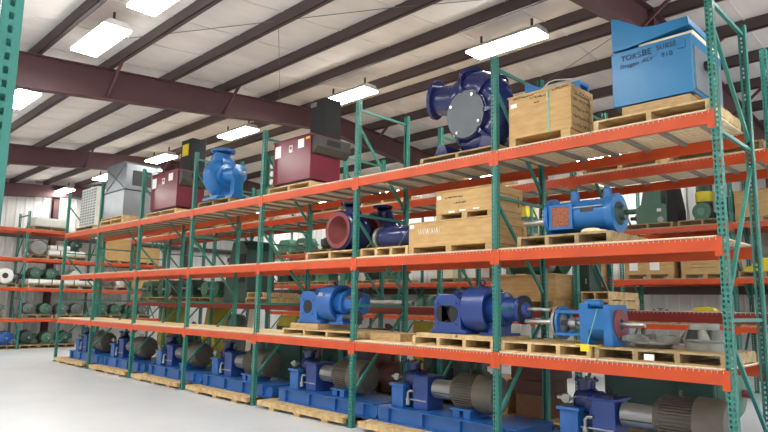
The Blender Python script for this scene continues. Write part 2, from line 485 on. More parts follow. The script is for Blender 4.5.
# --- third rack along the right wall
X3, S3, Y3 = 8.3, 2.45, -.27
L3V = {1: 1.45, 2: 2.47, 3: 3.65}
for k in range(9):
    copy_tree(f1, 'teal upright frame of the third rack, along the right wall, %s' % ('nearest the camera' if k == 0 else ('at its far end' if k == 8 else ORD[k]+' from its near end')), (X3, Y3+k*S3, 0), 0, 'uprights of the wall rack')
def b3(k): return 'nearest bay' if k == 0 else ORD[k]+' bay from its near end'
for lv in (1, 2, 3):
    for k in range(8):
        for side in ('front', 'rear'):
            lab = 'orange %s beam of the wall rack, %s, %s' % (side, LN[lv], b3(k))
            loc = (X3, Y3+k*S3, L3V[lv]) if side == 'front' else (X3+D, Y3+(k+1)*S3, L3V[lv]); rz = 0 if side == 'front' else PI
            if 'wbeam' not in first: first['wbeam'] = make_beam(S3, lab, loc, rz, .12, 'orange', 'beams of the wall rack')
            else: copy_tree(first['wbeam'], lab, loc, rz)
        lab = 'wire mesh deck on the wall rack, %s, %s' % (LN[lv], b3(k))
        if 'wdeck' not in first: first['wdeck'] = make_deck(S3-PW-.02, D, lab, (X3, Y3+k*S3+PW/2+.01, L3V[lv]+.001), 0, 'wire decks of the wall rack')
        else: copy_tree(first['wdeck'], lab, (X3, Y3+k*S3+PW/2+.01, L3V[lv]+.001))

# --- end rack along the far wall (faces -y)
YE, DE, SE = 23.0, 1.18, 2.6
XE = [-2.18, .42, 3.02, 5.62]
LEV = {1: 1.06, 2: 2.15, 3: 3.22, 4: 4.28}
LEN = {1: 'lowest level', 2: 'second level', 3: 'third level', 4: 'top level'}
EB = ['left bay', 'middle bay', 'right bay']
for k, x in enumerate(XE):
    copy_tree(f1, ['teal upright frame of the far end rack outside the left picture edge', 'pale teal upright frame of the far end rack, leftmost one in view',
                   'teal upright frame of the far end rack seen behind the left end of front rack', 'teal upright frame of the far end rack, farthest right'][k], (x, YE, 0), PI/2, 'uprights of the end rack')
for lv in LEV:
    for k in range(3):
        if lv == 4 and k == 2: continue
        for side in ('front', 'rear'):
            lab = 'orange %s beam of the far end rack, %s, %s' % (side, LEN[lv], EB[k])
            loc = (XE[k+1], YE, LEV[lv]) if side == 'front' else (XE[k], YE+DE, LEV[lv]); rz = PI/2 if side == 'front' else -PI/2
            if 'ebeam' not in first: first['ebeam'] = make_beam(SE, lab, loc, rz, .11, 'orange', 'beams of the end rack')
            else: copy_tree(first['ebeam'], lab, loc, rz)
        lab = 'wire mesh deck on the far end rack, %s, %s' % (LEN[lv], EB[k])
        if 'edeck' not in first: first['edeck'] = make_deck(SE-PW-.02, DE, lab, (XE[k+1]-PW/2-.01, YE, LEV[lv]+.001), PI/2, 'wire decks of the end rack')
        else: copy_tree(first['edeck'], lab, (XE[k+1]-PW/2-.01, YE, LEV[lv]+.001), PI/2)

# --- near upright across the aisle, cut by the left picture edge
make_frame(4.93, 'teal perforated upright cut by the upper left picture edge', [4.7, 3.1, 1.6, .12], [(3.0, 4.6), (1.5, 2.9)], (-5.715, .68, 0), PI, D)

# ------------------------------------------------------------------ pallets
def make_pallet(label, yl, xf, z, w, d, m='wood', nst=4, h=.125, style='open', group=None, rz=ITEM, sx=None):
    """open: stringers seen end-on from the aisle; skid: long front stringer on blocks"""
    t = thing('pallet', label, 'pallet', (xf, yl, z), rz, group)
    rnd = random.Random(int(abs(yl*97+z*31)*100))
    if style == 'open':
        nb = max(4, int(d/.16))
        mb = MB()
        for i in range(nb):
            y0 = d*i/nb+.01; mb.box(rnd.uniform(-.008, .008), y0, h-.02, w+rnd.uniform(-.008, .008), y0+d/nb-.02, h)
        part('top_boards', mb, m, t)
        mb = MB()
        for y0 in (0, d/2-.06, d-.12): mb.box(0, y0, 0, w, y0+.12, .015)
        part('bottom_boards', mb, m, t)
        for i in range(nst):
            x0 = (w-.05)*i/(nst-1); part('stringer', MB().box(x0, .005, .0152, x0+.05, d-.005, h-.0202), m, t)
    else:
        nb = max(5, int(w/.17)); mb = MB()
        for i in range(nb):
            x0 = w*i/nb+.006; mb.box(x0, rnd.uniform(-.01, .01), h-.022, x0+w/nb-.012, d+rnd.uniform(-.01, .01), h)
        part('top_boards', mb, m, t)
        for y0 in (.005, d/2-.03, d-.065): part('stringer', MB().box(0, y0, .05, w, y0+.06, h-.0222), m, t)
        for x0 in (.16*w, .5*w-.07, .84*w-.14):
            part('block', MB().box(x0, .008, 0, x0+.14, d-.008, .0498), 'beamwood', t)
    index_tree(t)
    return t
PH = .125

# ------------------------------------------------------------------ base mounted pump sets on the floor
def make_skid(label, yl, xf=.17, L=2.4, W=.84, z=.132):
    t = thing('pump_set', label, 'pump set', (xf, yl, z), ITEM, 'base mounted pump sets on the floor')
    H = .21
    mb = MB()
    for y0, sg in ((0, 1), (W, -1)):
        a, b = (y0, y0+.008) if sg == 1 else (y0-.008, y0)
        mb.prism([(.03, .02), (.0, .07), (.0, H-.05), (.03, H), (L-.03, H), (L, H-.05), (L, .07), (L-.03, .02), (.03, 0)], a+.05*sg, b+.05*sg, 'xz')
        c, d = sorted((y0, y0+.06*sg))
        mb.box(.03, c, H-.014, L-.03, d, H).box(.03, c, 0, L-.03, d, .014)
        for k in range(4):
            x = .25+(L-.5)*k/3; e, f = sorted((y0+.004*sg, y0+.05*sg)); mb.box(x-.006, e, .014, x+.006, f, H-.014)
    mb.box(.02, .06, 0.02, .035, W-.06, H).box(L-.035, .06, .02, L-.02, W-.06, H)
    for x in (.7, 1.3, 1.9): mb.box(x-.03, .06, .03, x+.03, W-.06, H-.02)
    mb.box(.03, .06, H-.012, L-.03, W-.06, H-.002)
    base = part('base_frame', mb, 'royal', t)
    cy = .36
    # pedestal
    mb = MB().box(.2, .13, H, .42, .5, .5).box(.17, .1, .5, .45, .53, .535)
    part('pedestal', mb, 'royal', t, bevel=.006)
    # pump: bearing head, volute, nozzle flanges
    mb = MB()
    mb.lathe([(0, 0), (0, .1), (.05, .1), (.05, .135), (.12, .15), (.2, .15), (.24, .12), (.3, .12), (.3, 0)], (.3, cy, .6), (1, 0, 0), 20)
    mb.lathe([(0, 0), (0, .13), (.025, .13), (.03, .1), (.12, .095), (.12, 0)], (.42, cy, .84), (0, 0, -1), 16)
    for k in range(6):
        a = k*PI/3; mb.cyl((.42+.11*math.cos(a), cy+.11*math.sin(a), .838), (.42+.11*math.cos(a), cy+.11*math.sin(a), .862), .012, n=6)
    pump = part('pump_casing', mb, 'navy', t)
    mb = MB().box(.56, cy-.17, H, .82, cy+.17, .64).box(.53, cy-.2, .64, .85, cy+.2, .668).box(.5, cy-.12, .3, .56, cy+.12, .6)
    for k in range(3):
        for yy in (-.17, .17): mb.cyl((.58+.11*k, cy+yy, .668), (.58+.11*k, cy+yy, .69), .013, n=6)
    part('gear_housing', mb, 'motorblue', t, bevel=.008)
    mb = MB().ring((.69, cy-.008, .73), (.69, cy+.008, .73), .035, .02, 14)
    part('lifting_eye', mb, 'black', t)
    mb = MB().cyl((.14, cy-.16, .62), (.34, cy-.16, .62), .018, n=10).lathe([(0, 0), (0, .05), (.03, .05), (.03, .035), (.06, .03), (.06, 0)], (.26, cy-.21, .62), (0, 1, 0), 16)
    mb.bar((.2, cy-.22, .62), (.33, cy-.22, .66), .02, .02)
    part('valve', mb, 'galv', t)
    mb = MB().tube([(.49, cy-.2, .3), (.49, cy-.2, .42), (.52, cy-.2, .45), (.58, cy-.2, .45)], .018, 10).cyl((.49, cy-.2, .26), (.49, cy-.2, .34), .03, n=10).cyl((.2, cy-.17, .33), (.8, cy-.17, .33), .01, n=8)
    part('pipe', mb, 'galv', t)
    # coupling guard
    mb = MB().cyl((.85, cy, .5), (1.22, cy, .5), .13, n=28)
    g = part('coupling_guard', mb, 'silverp', t)
    part('guard_seam', MB().box(.86, cy-.136, .46, 1.21, cy-.118, .472), 'dgrey', g)
    # motor
    mc = (1.22, cy, .52)
    mb = MB().lathe([(0, 0), (0, .19), (.06, .2), (.06, .215), (.42, .215), (.42, .225)], mc, (1, 0, 0), 32).fins((mc[0]+.07, mc[1], mc[2]), (1, 0, 0), .36, .21, .03, 44, .007)
    mot = part('motor_body', mb, 'brown', t)
    part('fan_cover', MB().lathe([(.40, .255), (.60, .255), (.68, .22), (.70, .15), (.70, 0)], mc, (1, 0, 0), 32), 'brown', mot)
    part('lifting_lug', MB().tube([(1.45, cy-.03, .76), (1.45, cy-.03, .81), (1.45, cy+.03, .81), (1.45, cy+.03, .76)], .01, 8), 'brown', mot)
    part('terminal_box', MB().box(1.34, cy+.2, .48, 1.56, cy+.34, .66), 'brown', mot, bevel=.01)
    mb = MB().box(1.3, cy-.22, H, 1.41, cy+.22, .31).box(1.47, cy-.22, H, 1.58, cy+.22, .31).box(1.27, cy-.24, .3, 1.61, cy+.24, .322)
    part('motor_foot', mb, 'royal', t)
    index_tree(t)
    return t
SK = [(2.08, 'blue pump set with taupe motor on the floor, nearest, beneath the impellers'),
      (4.73, 'blue pump set with taupe motor on the floor beneath the big navy motor'),
      (7.14, 'blue pump set on the floor beneath the blue pump with wood block'),
      (9.72, 'blue pump set on the floor fourth from the right end of the row'),
      (12.15, 'blue pump set on the floor, third from the far left end of the row'),
      (14.75, 'blue pump set on the floor, second from the far left end of the row'),
      (17.2, 'blue pump set on the floor, last at the far left end of the row')]
sk = None
for i, (yl, l) in enumerate(SK):
    if sk is None: sk = make_skid(l, yl)
    else: copy_tree(sk, l, (.17, yl, .132))
pl = make_pallet('long pallet under the nearest blue pump set on the floor', 2.3, -.07, 0, 2.2, 1.05, 'wood', h=.13, style='skid', group='long pallets under the floor pump sets')
PLN = ['second long floor pallet from the right, under a blue pump set', 'third long floor pallet from the right, under a blue pump set', 'fourth long floor pallet from the right, under a blue pump set',
       'third long floor pallet from the far left, under a blue pump set', 'second long floor pallet from the far left, under a blue pump set', 'last long floor pallet at the far left end of the front rack']
for i, (yl, l) in enumerate(SK[1:]): copy_tree(pl, PLN[i], (-.07, (4.84, 7.36, 9.86, 12.4, 14.95, 17.6)[i], 0))

# ------------------------------------------------------------------ goods on the front rack
Z1, Z2, Z3 = LV[1]+DT+.001, LV[2]+DT+.001, LV[3]+DT+.001
def volute(mb, c, axis, R0, R1, r0, r1, a0, a1, n=40, seg=18, up=(0, 0, 1)):
    """snail casing: tube whose path and bore grow with the angle"""
    c = Vector(c); ax = Vector(axis).normalized(); u = Vector(up); u = (u-ax*u.dot(ax)).normalized(); w = ax.cross(u)
    pts = []; rad = []
    for i in range(n+1):
        t = i/n; a = a0+(a1-a0)*t; R = R0+(R1-R0)*t
        pts.append(c+(u*math.cos(a)+w*math.sin(a))*R); rad.append(r0+(r1-r0)*t)
    mb.tube(pts, rad, seg)
    return pts[-1], (pts[-1]-pts[-2]).normalized(), rad[-1]
def bolts(mb, c, axis, R, n, r=.014, h=.02, a0=0.):
    c = Vector(c); ax = Vector(axis).normalized(); u = V(0, 0, 1) if abs(ax.z) < .9 else V(1, 0, 0)
    u = (u-ax*u.dot(ax)).normalized(); w = ax.cross(u)
    for k in range(n):
        p = c+(u*math.cos(a0+2*PI*k/n)+w*math.sin(a0+2*PI*k/n))*R
        mb.cyl(p, p+ax*h, r, n=6)
    return mb

# -- blue enclosure with propped lid, right-end bay, top level
make_pallet('pale wooden pallet under the bright blue steel enclosure, top right', 1.25, .06, Z3, 1.2, 1.0, 'wood', 3)
t = thing('wooden_block', 'timber block between blue enclosure and its pallet', 'wood block', (.12, .95, Z3+PH), ITEM)
part('plank', MB().box(0, 0, 0, .7, .9, .105), 'beamwood', t)
part('plank', MB().box(-.02, .1, .106, .72, .8, .12), 'beamwood', t)
bz = Z3+PH+.122
t = thing('steel_enclosure', 'bright blue steel enclosure with propped open lid and black marker writing', 'enclosure', (.12, 1.05, bz), ITEM)
Wb, Db, Hb = .84, .95, .62
part('body', MB().box(0, 0, 0, Wb, Db, Hb), 'enclosure', t, bevel=.008)
part('base_skirt', MB().box(.02, -.006, -.0, Wb-.02, 0, .05).box(-.006, .02, 0, 0, Db-.02, .05), 'enclosure', t)
mb = MB().box(Wb+.001, .05, .04, Wb+.012, Db-.06, .5)
part('end_panel', mb, 'cabinet', t, 'pale grey end panel')
part('latch', MB().cyl((Wb+.012, .35, .36), (Wb+.06, .35, .36), .05, n=12).box(Wb+.012, .42, .3, Wb+.05, .55, .42), 'black', t)
part('hinge_plate', MB().box(Wb-.14, -.012, Hb-.14, Wb-.06, -.0, Hb-.04), 'enclosure', t)
part('gasket', MB().box(.3, .02, Hb+.001, Wb, .06, Hb+.03).box(.8, .06, Hb+.001, Wb, Db, Hb+.05), 'cream', t, 'cream foam gasket strip')
lid = part('lid', MB().prism([(.02, .635), (.02, 1.02), (.1, .99), (.36, .82), (.5, .80), (.82, .80), (.83, .715), (.34, .66), (.13, .63)], -.02, .55, 'xz'), 'enclosure', t, bevel=.006)
part('lid_edge', MB().bar((.15, -.026, .632), (.83, -.026, .712), .01, .02), 'enclosure', lid)
text_part('TOKS', .085, 'ink', t, (.11, -.0085, .50), FRONT)
text_part('BE', .095, 'ink', t, (.34, -.0085, .505), FRONT)
text_part('SUBSE', .075, 'ink', t, (.49, -.0085, .525), FRONT)
text_part('Dragon', .065, 'ink', t, (.10, -.0085, .42), FRONT)
text_part('ALY', .065, 'ink', t, (.34, -.0085, .43), FRONT)
text_part('910', .075, 'ink', t, (.54, -.0085, .43), FRONT)

# -- plywood crates
def make_crate(name, label, yl, xf, z, w, d, h, leg=0., m='crate', group=None, rz=ITEM, papers=(), strap=None, scribble=(), batten=True, legm='beamwood', midleg=True):
    t = thing(name, label, 'crate', (xf, yl, z), rz, group)
    part('box', MB().box(0, 0, leg, w, d, leg+h), m, t, bevel=.004)
    mb = MB()
    if batten:
        for yy in (.0, d):
            a, b = (-.016, -.001) if yy == 0 else (d+.001, d+.016)
            if batten == 'front':
                mb.box(0, a, leg, .07, b, leg+h).box(w-.07, a, leg, w, b, leg+h)
        mb.box(w+.001, .0, leg, w+.018, .08, leg+h).box(w+.001, d-.08, leg, w+.018, d, leg+h).box(w+.001, .08, leg+h-.08, w+.018, d-.08, leg+h).box(w+.001, .08, leg, w+.018, d-.08, leg+.07)
        part('batten', mb, m, t)
    part('lid_board', MB().box(-.012, -.012, leg+h+.001, w+.012, d+.012, leg+h+.018), m, t)
    if leg:
        for x0, x1 in ((0, .09), (w*.5-.045, w*.5+.045), (w-.12, w))[::1 if midleg else 2]:
            part('skid_block', MB().box(x0, .0, 0, x1, d, leg-.001), legm, t)
    for (x, zz, pw, ph) in papers:
        part('paper_label', MB().box(x, -.006, zz, x+pw, -.002, zz+ph), 'paper', t, 'white paper label')
    if strap is not None:
        mb = MB().box(strap, -.006, leg, strap+.02, -.001, leg+h+.02).box(strap, -.006, leg+h+.0185, strap+.02, d, leg+h+.022)
        part('strap', mb, 'cyan', t, 'pale green packing strap')
    if scribble:
        mb = MB()
        rn = random.Random(len(label))
        for (x, zz, L, hh) in scribble:
            xx = x
            while xx < x+L:
                p = [(xx+rn.uniform(0, hh*.5), -.003, zz+rn.uniform(0, hh)) for _ in range(4)]
                for a, b in zip(p, p[1:]): mb.bar(a, b, .003, .007, (0, 1, 0))
                xx += hh*.6
        part('handwriting', mb, 'ink', t)
    index_tree(t); return t
c = make_crate('wooden_crate', 'plywood crate on legs with paper label and strap, right of the navy pump', 2.36, .07, Z3, .82, .55, .52, .11, 'crate',
               papers=((.03, .5, .09, .05), (.535, .5, .025, .09)), strap=.54, scribble=((.06, .6, .3, .02), (.3, .56, .2, .03), (.6, .6, .2, .03), (.36, .5, .07, .015)), legm='crate', midleg=False)
mb = MB(); rn = random.Random(3)
for r_ in range(5):
    yy = .05
    while yy < .48:
        p = [(.8395, yy+rn.uniform(0, .025), .15+r_*.1+rn.uniform(0, .05)) for _ in range(4)]
        for a, b in zip(p, p[1:]): mb.bar(a, b, .003, .004, (1, 0, 0))
        yy += .035
part('handwriting', mb, 'ink', c)
t = thing('machine_guard', 'blue sheet metal guard sticking up behind the strapped plywood crate', 'guard', (.66, 2.49, Z3), ITEM)
gp = [(0, 0), (0, 1.03), (.05, 1.02), (.3, .88), (.78, .89), (.78, 0)]
part('side_panel', MB().prism(gp, 0, .03, 'xz'), 'sky', t)
part('back_panel', MB().prism(gp, .22, .25, 'xz'), 'sky', t)
part('top_panel', MB().box(.3, .031, .85, .78, .219, .885), 'sky', t)
part('strap', MB().tube([(.26, -.006, .89), (.36, -.008, .96), (.45, -.006, .97), (.7, -.006, .92)], .008, 8), 'white', t)

# -- navy pump with round grey cover plate, second bay, top level
make_pallet('grey wooden pallet under the navy pump with round cover', 3.84, .08, Z3, 1.3, 1.0, 'wood2', 3, h=.1)
t = thing('volute_pump', 'glossy navy pump casing with round grey cover plate and bolted flange', 'pump', (.5, 3.22, Z3+.10), ITEM, sc=1.06)
mb = MB()
fa = V(-.06, -1, -.06).normalized()                 # the cover looks out towards the aisle, a little left
cc = V(.02, .05, .56)
u = V(0, 0, 1); u = (u-fa*u.dot(fa)).normalized(); w = fa.cross(u)      # w points to the right
def P(a, R, d=0.): return cc+(u*math.cos(a)+w*math.sin(a))*R+fa*d
if P(PI/2, 1).x < cc.x: w = -w
pts = [P(-.75+4.3*k/36, .36+.03*math.sin(k/36*PI)) for k in range(37)]
rad = [.235-.07*k/36 + .012*math.sin(k*1.05) for k in range(37)]
mb.tube(pts, rad, 22)
mb.lathe([(-.2, 0), (-.2, .4), (.1, .42), (.2, .34), (.22, .33), (.22, 0)], cc, fa, 32)
part('casing', mb, 'navy', t)
mb = MB()
p0 = P(-.75, .36); p1 = p0 + V(-.36, -.1, .07)
mb.tube([P(-.2, .37), p0+V(.0, 0, .03), (p0+p1)/2, p1], [.2, .225, .21, .2], 22)
mb.lathe([(0, .17), (0, .27), (.045, .27), (.045, .2), (.06, .17)], p1+V(.02, 0, 0), p1-p0, 28)
bolts(mb, p1+V(-.03, 0, 0), p1-p0, .235, 12, .016, .015)
part('inlet_flange', mb, 'navy', t)
mb = MB()
for a in (-.15, .75, 1.6, 2.4):
    mb.lathe([(-.025, .2), (-.025, .262), (.025, .262), (.025, .2)], P(a, .38), P(a+.1, .38)-P(a-.1, .38), 24)
mb.tube([P(-.1, .42), P(-.1, .64)], [.14, .14], 18); mb.cyl(P(-.1, .58), P(-.1, .62), .17, n=20)
part('casing_rib', mb, 'navy', t)
cv = part('cover_plate', MB().cyl(cc+fa*.222, cc+fa*.245, .31, n=40), 'cover', t, 'flat grey round cover plate')
for k in range(4):
    q = P(.55+k*PI/2, .265, .246); part('cover_bolt', MB().cyl(q, q+fa*.02, .022, n=6), 'steel', cv)
for sx in (-.42, .3): part('foot', MB().prism([(sx-.1, 0), (sx+.16, 0), (sx+.1, .18), (sx-.02, .2)], -.2, .25, 'xz'), 'navy', t)
part('side_nozzle', MB().cyl(P(1.75, .42), P(1.75, .72), .06, n=14).cyl(P(1.75, .66), P(1.75, .7), .1, n=14), 'navy', t)

# -- maroon generator cabinets with exhaust boxes
def make_genset(label, yl, z, tag2):
    t = thing('generator_cabinet', label, 'generator cabinet', (.16, yl, z), ITEM, 'maroon generator cabinets')
    W, Dp, H = 1.08, .68, .84
    part('enclosure', MB().box(0, 0, .06, W, Dp, H), 'maroon', t, bevel=.006)
    part('base_rail', MB().box(.02, .03, 0, W-.02, .11, .059), 'black', t); part('base_rail', MB().box(.02, Dp-.11, 0, W-.02, Dp-.03, .059), 'black', t)
    part('roof_panel', MB().box(-.012, -.012, H+.001, W+.012, Dp+.012, H+.02), 'maroon', t)
    h = part('louvre_hood', MB().prism([(W+.001, .50), (W+.06, .52), (W+.14, .62), (W+.14, .80), (W+.02, H-.001), (W+.001, H-.001)], .03, Dp+.12, 'xz'), 'dgrey', t, 'dark grey air hood')
    part('opening', MB().box(W+.1401, .25, .66, W+.146, .55, .76), 'black', h)
    for x, zz, w, hh in ((.04, .55, .18, .22), (.46, .6, .1, .13), (.72, .64, .17, .16)):
        part('paper_label', MB().box(x, -.004, zz, x+w, -.001, zz+hh), 'paper', t, 'white paper label')
    mb = MB().box(.48, -.006, .655, .54, -.0045, .71)
    part('warning_mark', mb, 'maroon', t)
    mb = MB().box(W-.42, .3, H+.021, W+.0, .66, H+.74)
    e = part('exhaust_box', mb, 'black', t, 'black exhaust box', bevel=.006)
    if tag2: part('yellow_card', MB().box(W-.36, .292, H+.38, W-.12, .2995, H+.64), 'yellow', e, 'yellow card')
    else: part('data_plate', MB().box(W-.41, .292, H+.62, W-.25, .2995, H+.7), 'grey', e)
    part('corner_plate', MB().box(W-.14, -.005, H-.07, W-.03, -.001, H-.03), 'yellow', t) if not tag2 else None
    index_tree(t); return t
make_pallet('wooden pallet under the nearest maroon generator cabinet', 7.56, .1, Z3, 1.24, 1.0, 'wood', 3)
make_genset('nearest maroon generator cabinet with paper labels and black exhaust box', 7.5, Z3+PH, False)
make_pallet('wooden pallet under the farther maroon generator cabinet', 12.62, .1, Z3, 1.5, 1.0, 'wood', 3)
make_genset('farther maroon generator cabinet, black exhaust box with yellow card', 12.55, Z3+PH, True).scale = (1.22, 1, 1.08)

# -- light blue volute pump
make_pallet('rough wooden pallet under the light blue volute pump', 10.1, .08, Z3, 1.25, 1.0, 'wood2', 3)
t = thing('volute_pump', 'light blue snail-shaped pump with upright discharge flange', 'pump', (.07, 9.93, Z3+PH), ITEM)
mb = MB()
ax = V(.95, .12, 0).normalized()
c0 = V(.44, .16, .50)
e, d, r = volute(mb, c0, ax, .2, .29, .19, .215, PI*.62, PI*.62+PI*1.5, 40)
up = e
mb.lathe([(-.16, 0), (-.16, .3), (-.1, .36), (.1, .36), (.16, .28), (.16, 0)], c0, ax, 30)
part('casing', mb, 'mid', t)
mb = MB()
rt = c0 + V(-.25, -.0, 0)
top = V(.54, .14, 1.0)
mb.tube([c0+V(-.2, .1, .15), c0+V(-.14, .06, .34), top-V(.05, 0, .12), top], [.2, .2, .165, .16], 24)
mb.lathe([(0, 0), (0, .25), (.045, .25), (.045, 0)], top, (0, 0, 1), 28); bolts(mb, top, (0, 0, -1), .215, 10, .016, .02)
part('discharge_flange', mb, 'mid', t)
mb = MB().lathe([(.18, 0), (.18, .24), (.24, .24), (.26, .16), (.55, .15), (.57, .19), (.62, .19), (.64, .1), (.66, 0)], c0, ax, 24)
mb.box(.86, .05, 0, 1.12, .37, .06).box(.92, .12, .06, 1.06, .3, .36)
part('bearing_housing', mb, 'mid', t)
part('shaft', MB().cyl(c0+ax*.66, c0+ax*.8, .035, n=14), 'steel', t)
part('foot', MB().box(.15, -.05, 0, .7, .4, .05).box(.25, .05, .05, .6, .3, .2), 'mid', t)
# -- green switchgear next to it
t = thing('control_cabinet', 'green control panel with yellow sticker right of the light blue pump', 'control panel', (.55, 8.62, Z3), ITEM)
part('cabinet', MB().box(0, 0, .0, .62, .4, .3), 'green', t, bevel=.005)
part('upright_plate', MB().box(.2, .1, .301, .62, .2, .95).box(.2, .05, .301, .24, .0999, .95).box(.58, .05, .301, .62, .0999, .95), 'green', t)
mb = MB()
for zz in (.42, .58, .74): mb.cyl((.41, .0999, zz), (.41, .06, zz), .055, n=14)
part('gauge', mb, 'paper', t)
part('yellow_sticker', MB().box(.4, .092, .34, .54, .098, .46), 'yellow', t)

# -- grey steel cabinet and louvred white unit at the far left
make_pallet('first stacked wooden pallet under the grey steel cabinet, lower one', 15.19, .0, Z3, 1.45, 1.0, 'wood', 3)
make_pallet('upper wooden pallet directly under the grey steel cabinet', 15.19, .02, Z3+PH+.001, 1.4, 1.0, 'wood', 3, h=.08)
t = thing('steel_cabinet', 'tall two-tier galvanized grey steel cabinet on stacked pallets', 'cabinet', (.05, 15.17, Z3+PH+.082), ITEM)
W, Dp = 1.3, .9
part('lower_tier', MB().box(0, 0, 0, W, Dp, .66), 'cabinet', t, bevel=.006)
u2 = part('upper_tier', MB().box(.02, .02, .69, W-.02, Dp-.02, 1.36), 'cabinet', t, bevel=.006)
part('belt_rail', MB().box(-.012, -.012, .661, W+.012, Dp+.012, .689), 'dgrey', t)
mb = MB().bar((.1, .012, .74), (1.2, .012, 1.3), .02, .04, (0, 1, 0)).bar((1.2, .008, .74), (.1, .008, 1.3), .02, .04, (0, 1, 0))
part('cross_brace', mb, 'cabinet', u2)
part('side_opening', MB().box(W-.019, .2, .8, W-.008, .7, 1.2), 'dgrey', u2)
part('roof', MB().prism([(0, 1.361), (W, 1.361), (W-.1, 1.42), (.25, 1.42)], .0, Dp, 'xz'), 'cabinet', t)
make_pallet('wooden pallet under the white louvred unit, far left', 17.25, .1, Z3, 1.3, 1.0, 'wood2', 3)
t = thing('louvred_unit', 'white louvred air unit beside the grey steel cabinet, far left top level', 'air unit', (.16, 17.15, Z3+PH), ITEM)
part('casing', MB().box(0, 0, 0, 1.15, .8, 1.12), 'white', t, bevel=.006)
mb = MB()
for k in range(13): mb.box(.04, -.02, .05+k*.08, 1.11, -.001, .1+k*.08)
part('louvre', mb, 'cabinet', t)
mb = MB()
for k in range(1, 6): mb.box(k*.19, -.026, .02, k*.19+.02, -.0205, 1.1)
part('grille_bar', mb, 'white', t)

# -- middle level, right-end bay: blue vertical pump motor lying down
make_pallet('weathered pallet under the blue lying pump frame with copper grille', 2.26, .06, Z2, 1.16, 1.0, 'wood2', 4)
t = thing('lying_pump', 'bright blue lying pump frame with copper grille and grey shaft', 'pump', (.42, 1.98, Z2+PH), ITEM)
r0, zc = .185, .235
mb = MB().lathe([(0, .06), (0, .235), (.05, .235), (.05, r0), (.74, r0), (.74, .215), (.80, .225), (.83, .225), (.83, .14), (.8, .12)], (0, .0, zc), (1, 0, 0), 36)
mb.box(.06, -.206, zc-.13, .10, -.15, zc+.1).box(.32, -.206, zc-.13, .36, -.15, zc+.1).box(.06, -.206, zc+.1, .36, -.15, zc+.13).box(.06, -.206, zc-.16, .36, -.15, zc-.13)
part('body', mb, 'mid', t)
part('vent_grille', MB().box(.1, -.198, zc-.13, .32, -.17, zc+.1), 'copper', t, 'copper coloured vent grille')
for x0 in (.30, .70):
    part('lifting_lug', MB().prism([(x0-.05, zc+.15), (x0+.05, zc+.15), (x0+.03, zc+.30), (x0-.03, zc+.30)], -.03, .03, 'xz'), 'mid', t)
part('shaft', MB().cyl((-.36, 0, zc-.03), (0.0, 0, zc-.03), .038, n=18).cyl((-.4, 0, zc-.03), (-.361, 0, zc-.03), .028, n=14), 'steel', t)
mb = MB().lathe([(.805, .135), (.835, .12), (.85, .09), (.9, .08), (.9, .0)], (0, 0, zc), (1, 0, 0), 24).cyl((.88, 0, zc), (1.02, 0, zc), .03, n=12)
part('end_hub', mb, 'dgreen', t)
part('name_plate', MB().box(.45, -.192, zc+.02, .6, -.183, zc+.07), 'dgrey', t)
part('guide_rail', MB().cyl((.36, -.19, zc+.08), (.72, -.19, zc+.08), .008, n=8), 'steel', t)
part('foot', MB().box(.02, -.16, 0, .2, .16, .03), 'mid', t); part('foot', MB().box(.6, -.16, 0, .8, .16, .03), 'mid', t)
t = thing('cloth_rag', 'crumpled tan rag on the pallet in front of the blue pump frame', 'rag', (.08, 1.48, Z2+PH), ITEM)
part('cloth', MB().ball((.12, .06, .02), .12, 14, (1, .5, .3)).ball((.22, .08, .012), .08, 12, (1, .6, .25)), 'ply', t)

# -- middle level, second bay: crates and pump casings
c1 = make_crate('wooden_crate', 'long plywood crate on the middle level left of upright, smaller crate on top', 4.05, .1, Z2, 1.42, .75, .33, .09, 'crate', papers=((.02, .36, .08, .05),))
mb = MB()
for k in range(9):
    x = .2+k*.042
    mb.bar((x, -.004, .27), (x+(.02 if k % 2 else -.02), -.004, .34), .003, .012, (0, 1, 0)).bar((x+.02, -.004, .34), (x+.03, -.004, .28), .003, .01, (0, 1, 0))
part('chalk_writing', mb, 'paper', c1)
c2 = make_crate('wooden_crate', 'smaller weathered crate stacked on the long plywood crate', 3.57, .12, Z2+.09+.33+.019, .96, .6, .30, .075, 'crate', papers=((.02, .28, .07, .05), (.22, .085, .1, .025), (.4, .095, .1, .02), (.62, .1, .1, .02)), scribble=((.15, .28, .3, .03), (.3, .2, .2, .03)))
make_pallet('pale pallet under the lying navy pump casing, middle level', 5.03, .08, Z2, .97, 1.0, 'wood', 4, h=.13)
make_pallet('pale pallet under the red-lined pump casing left of the upright', 6.36, .08, Z2, 1.22, 1.05, 'wood', 3, h=.13)
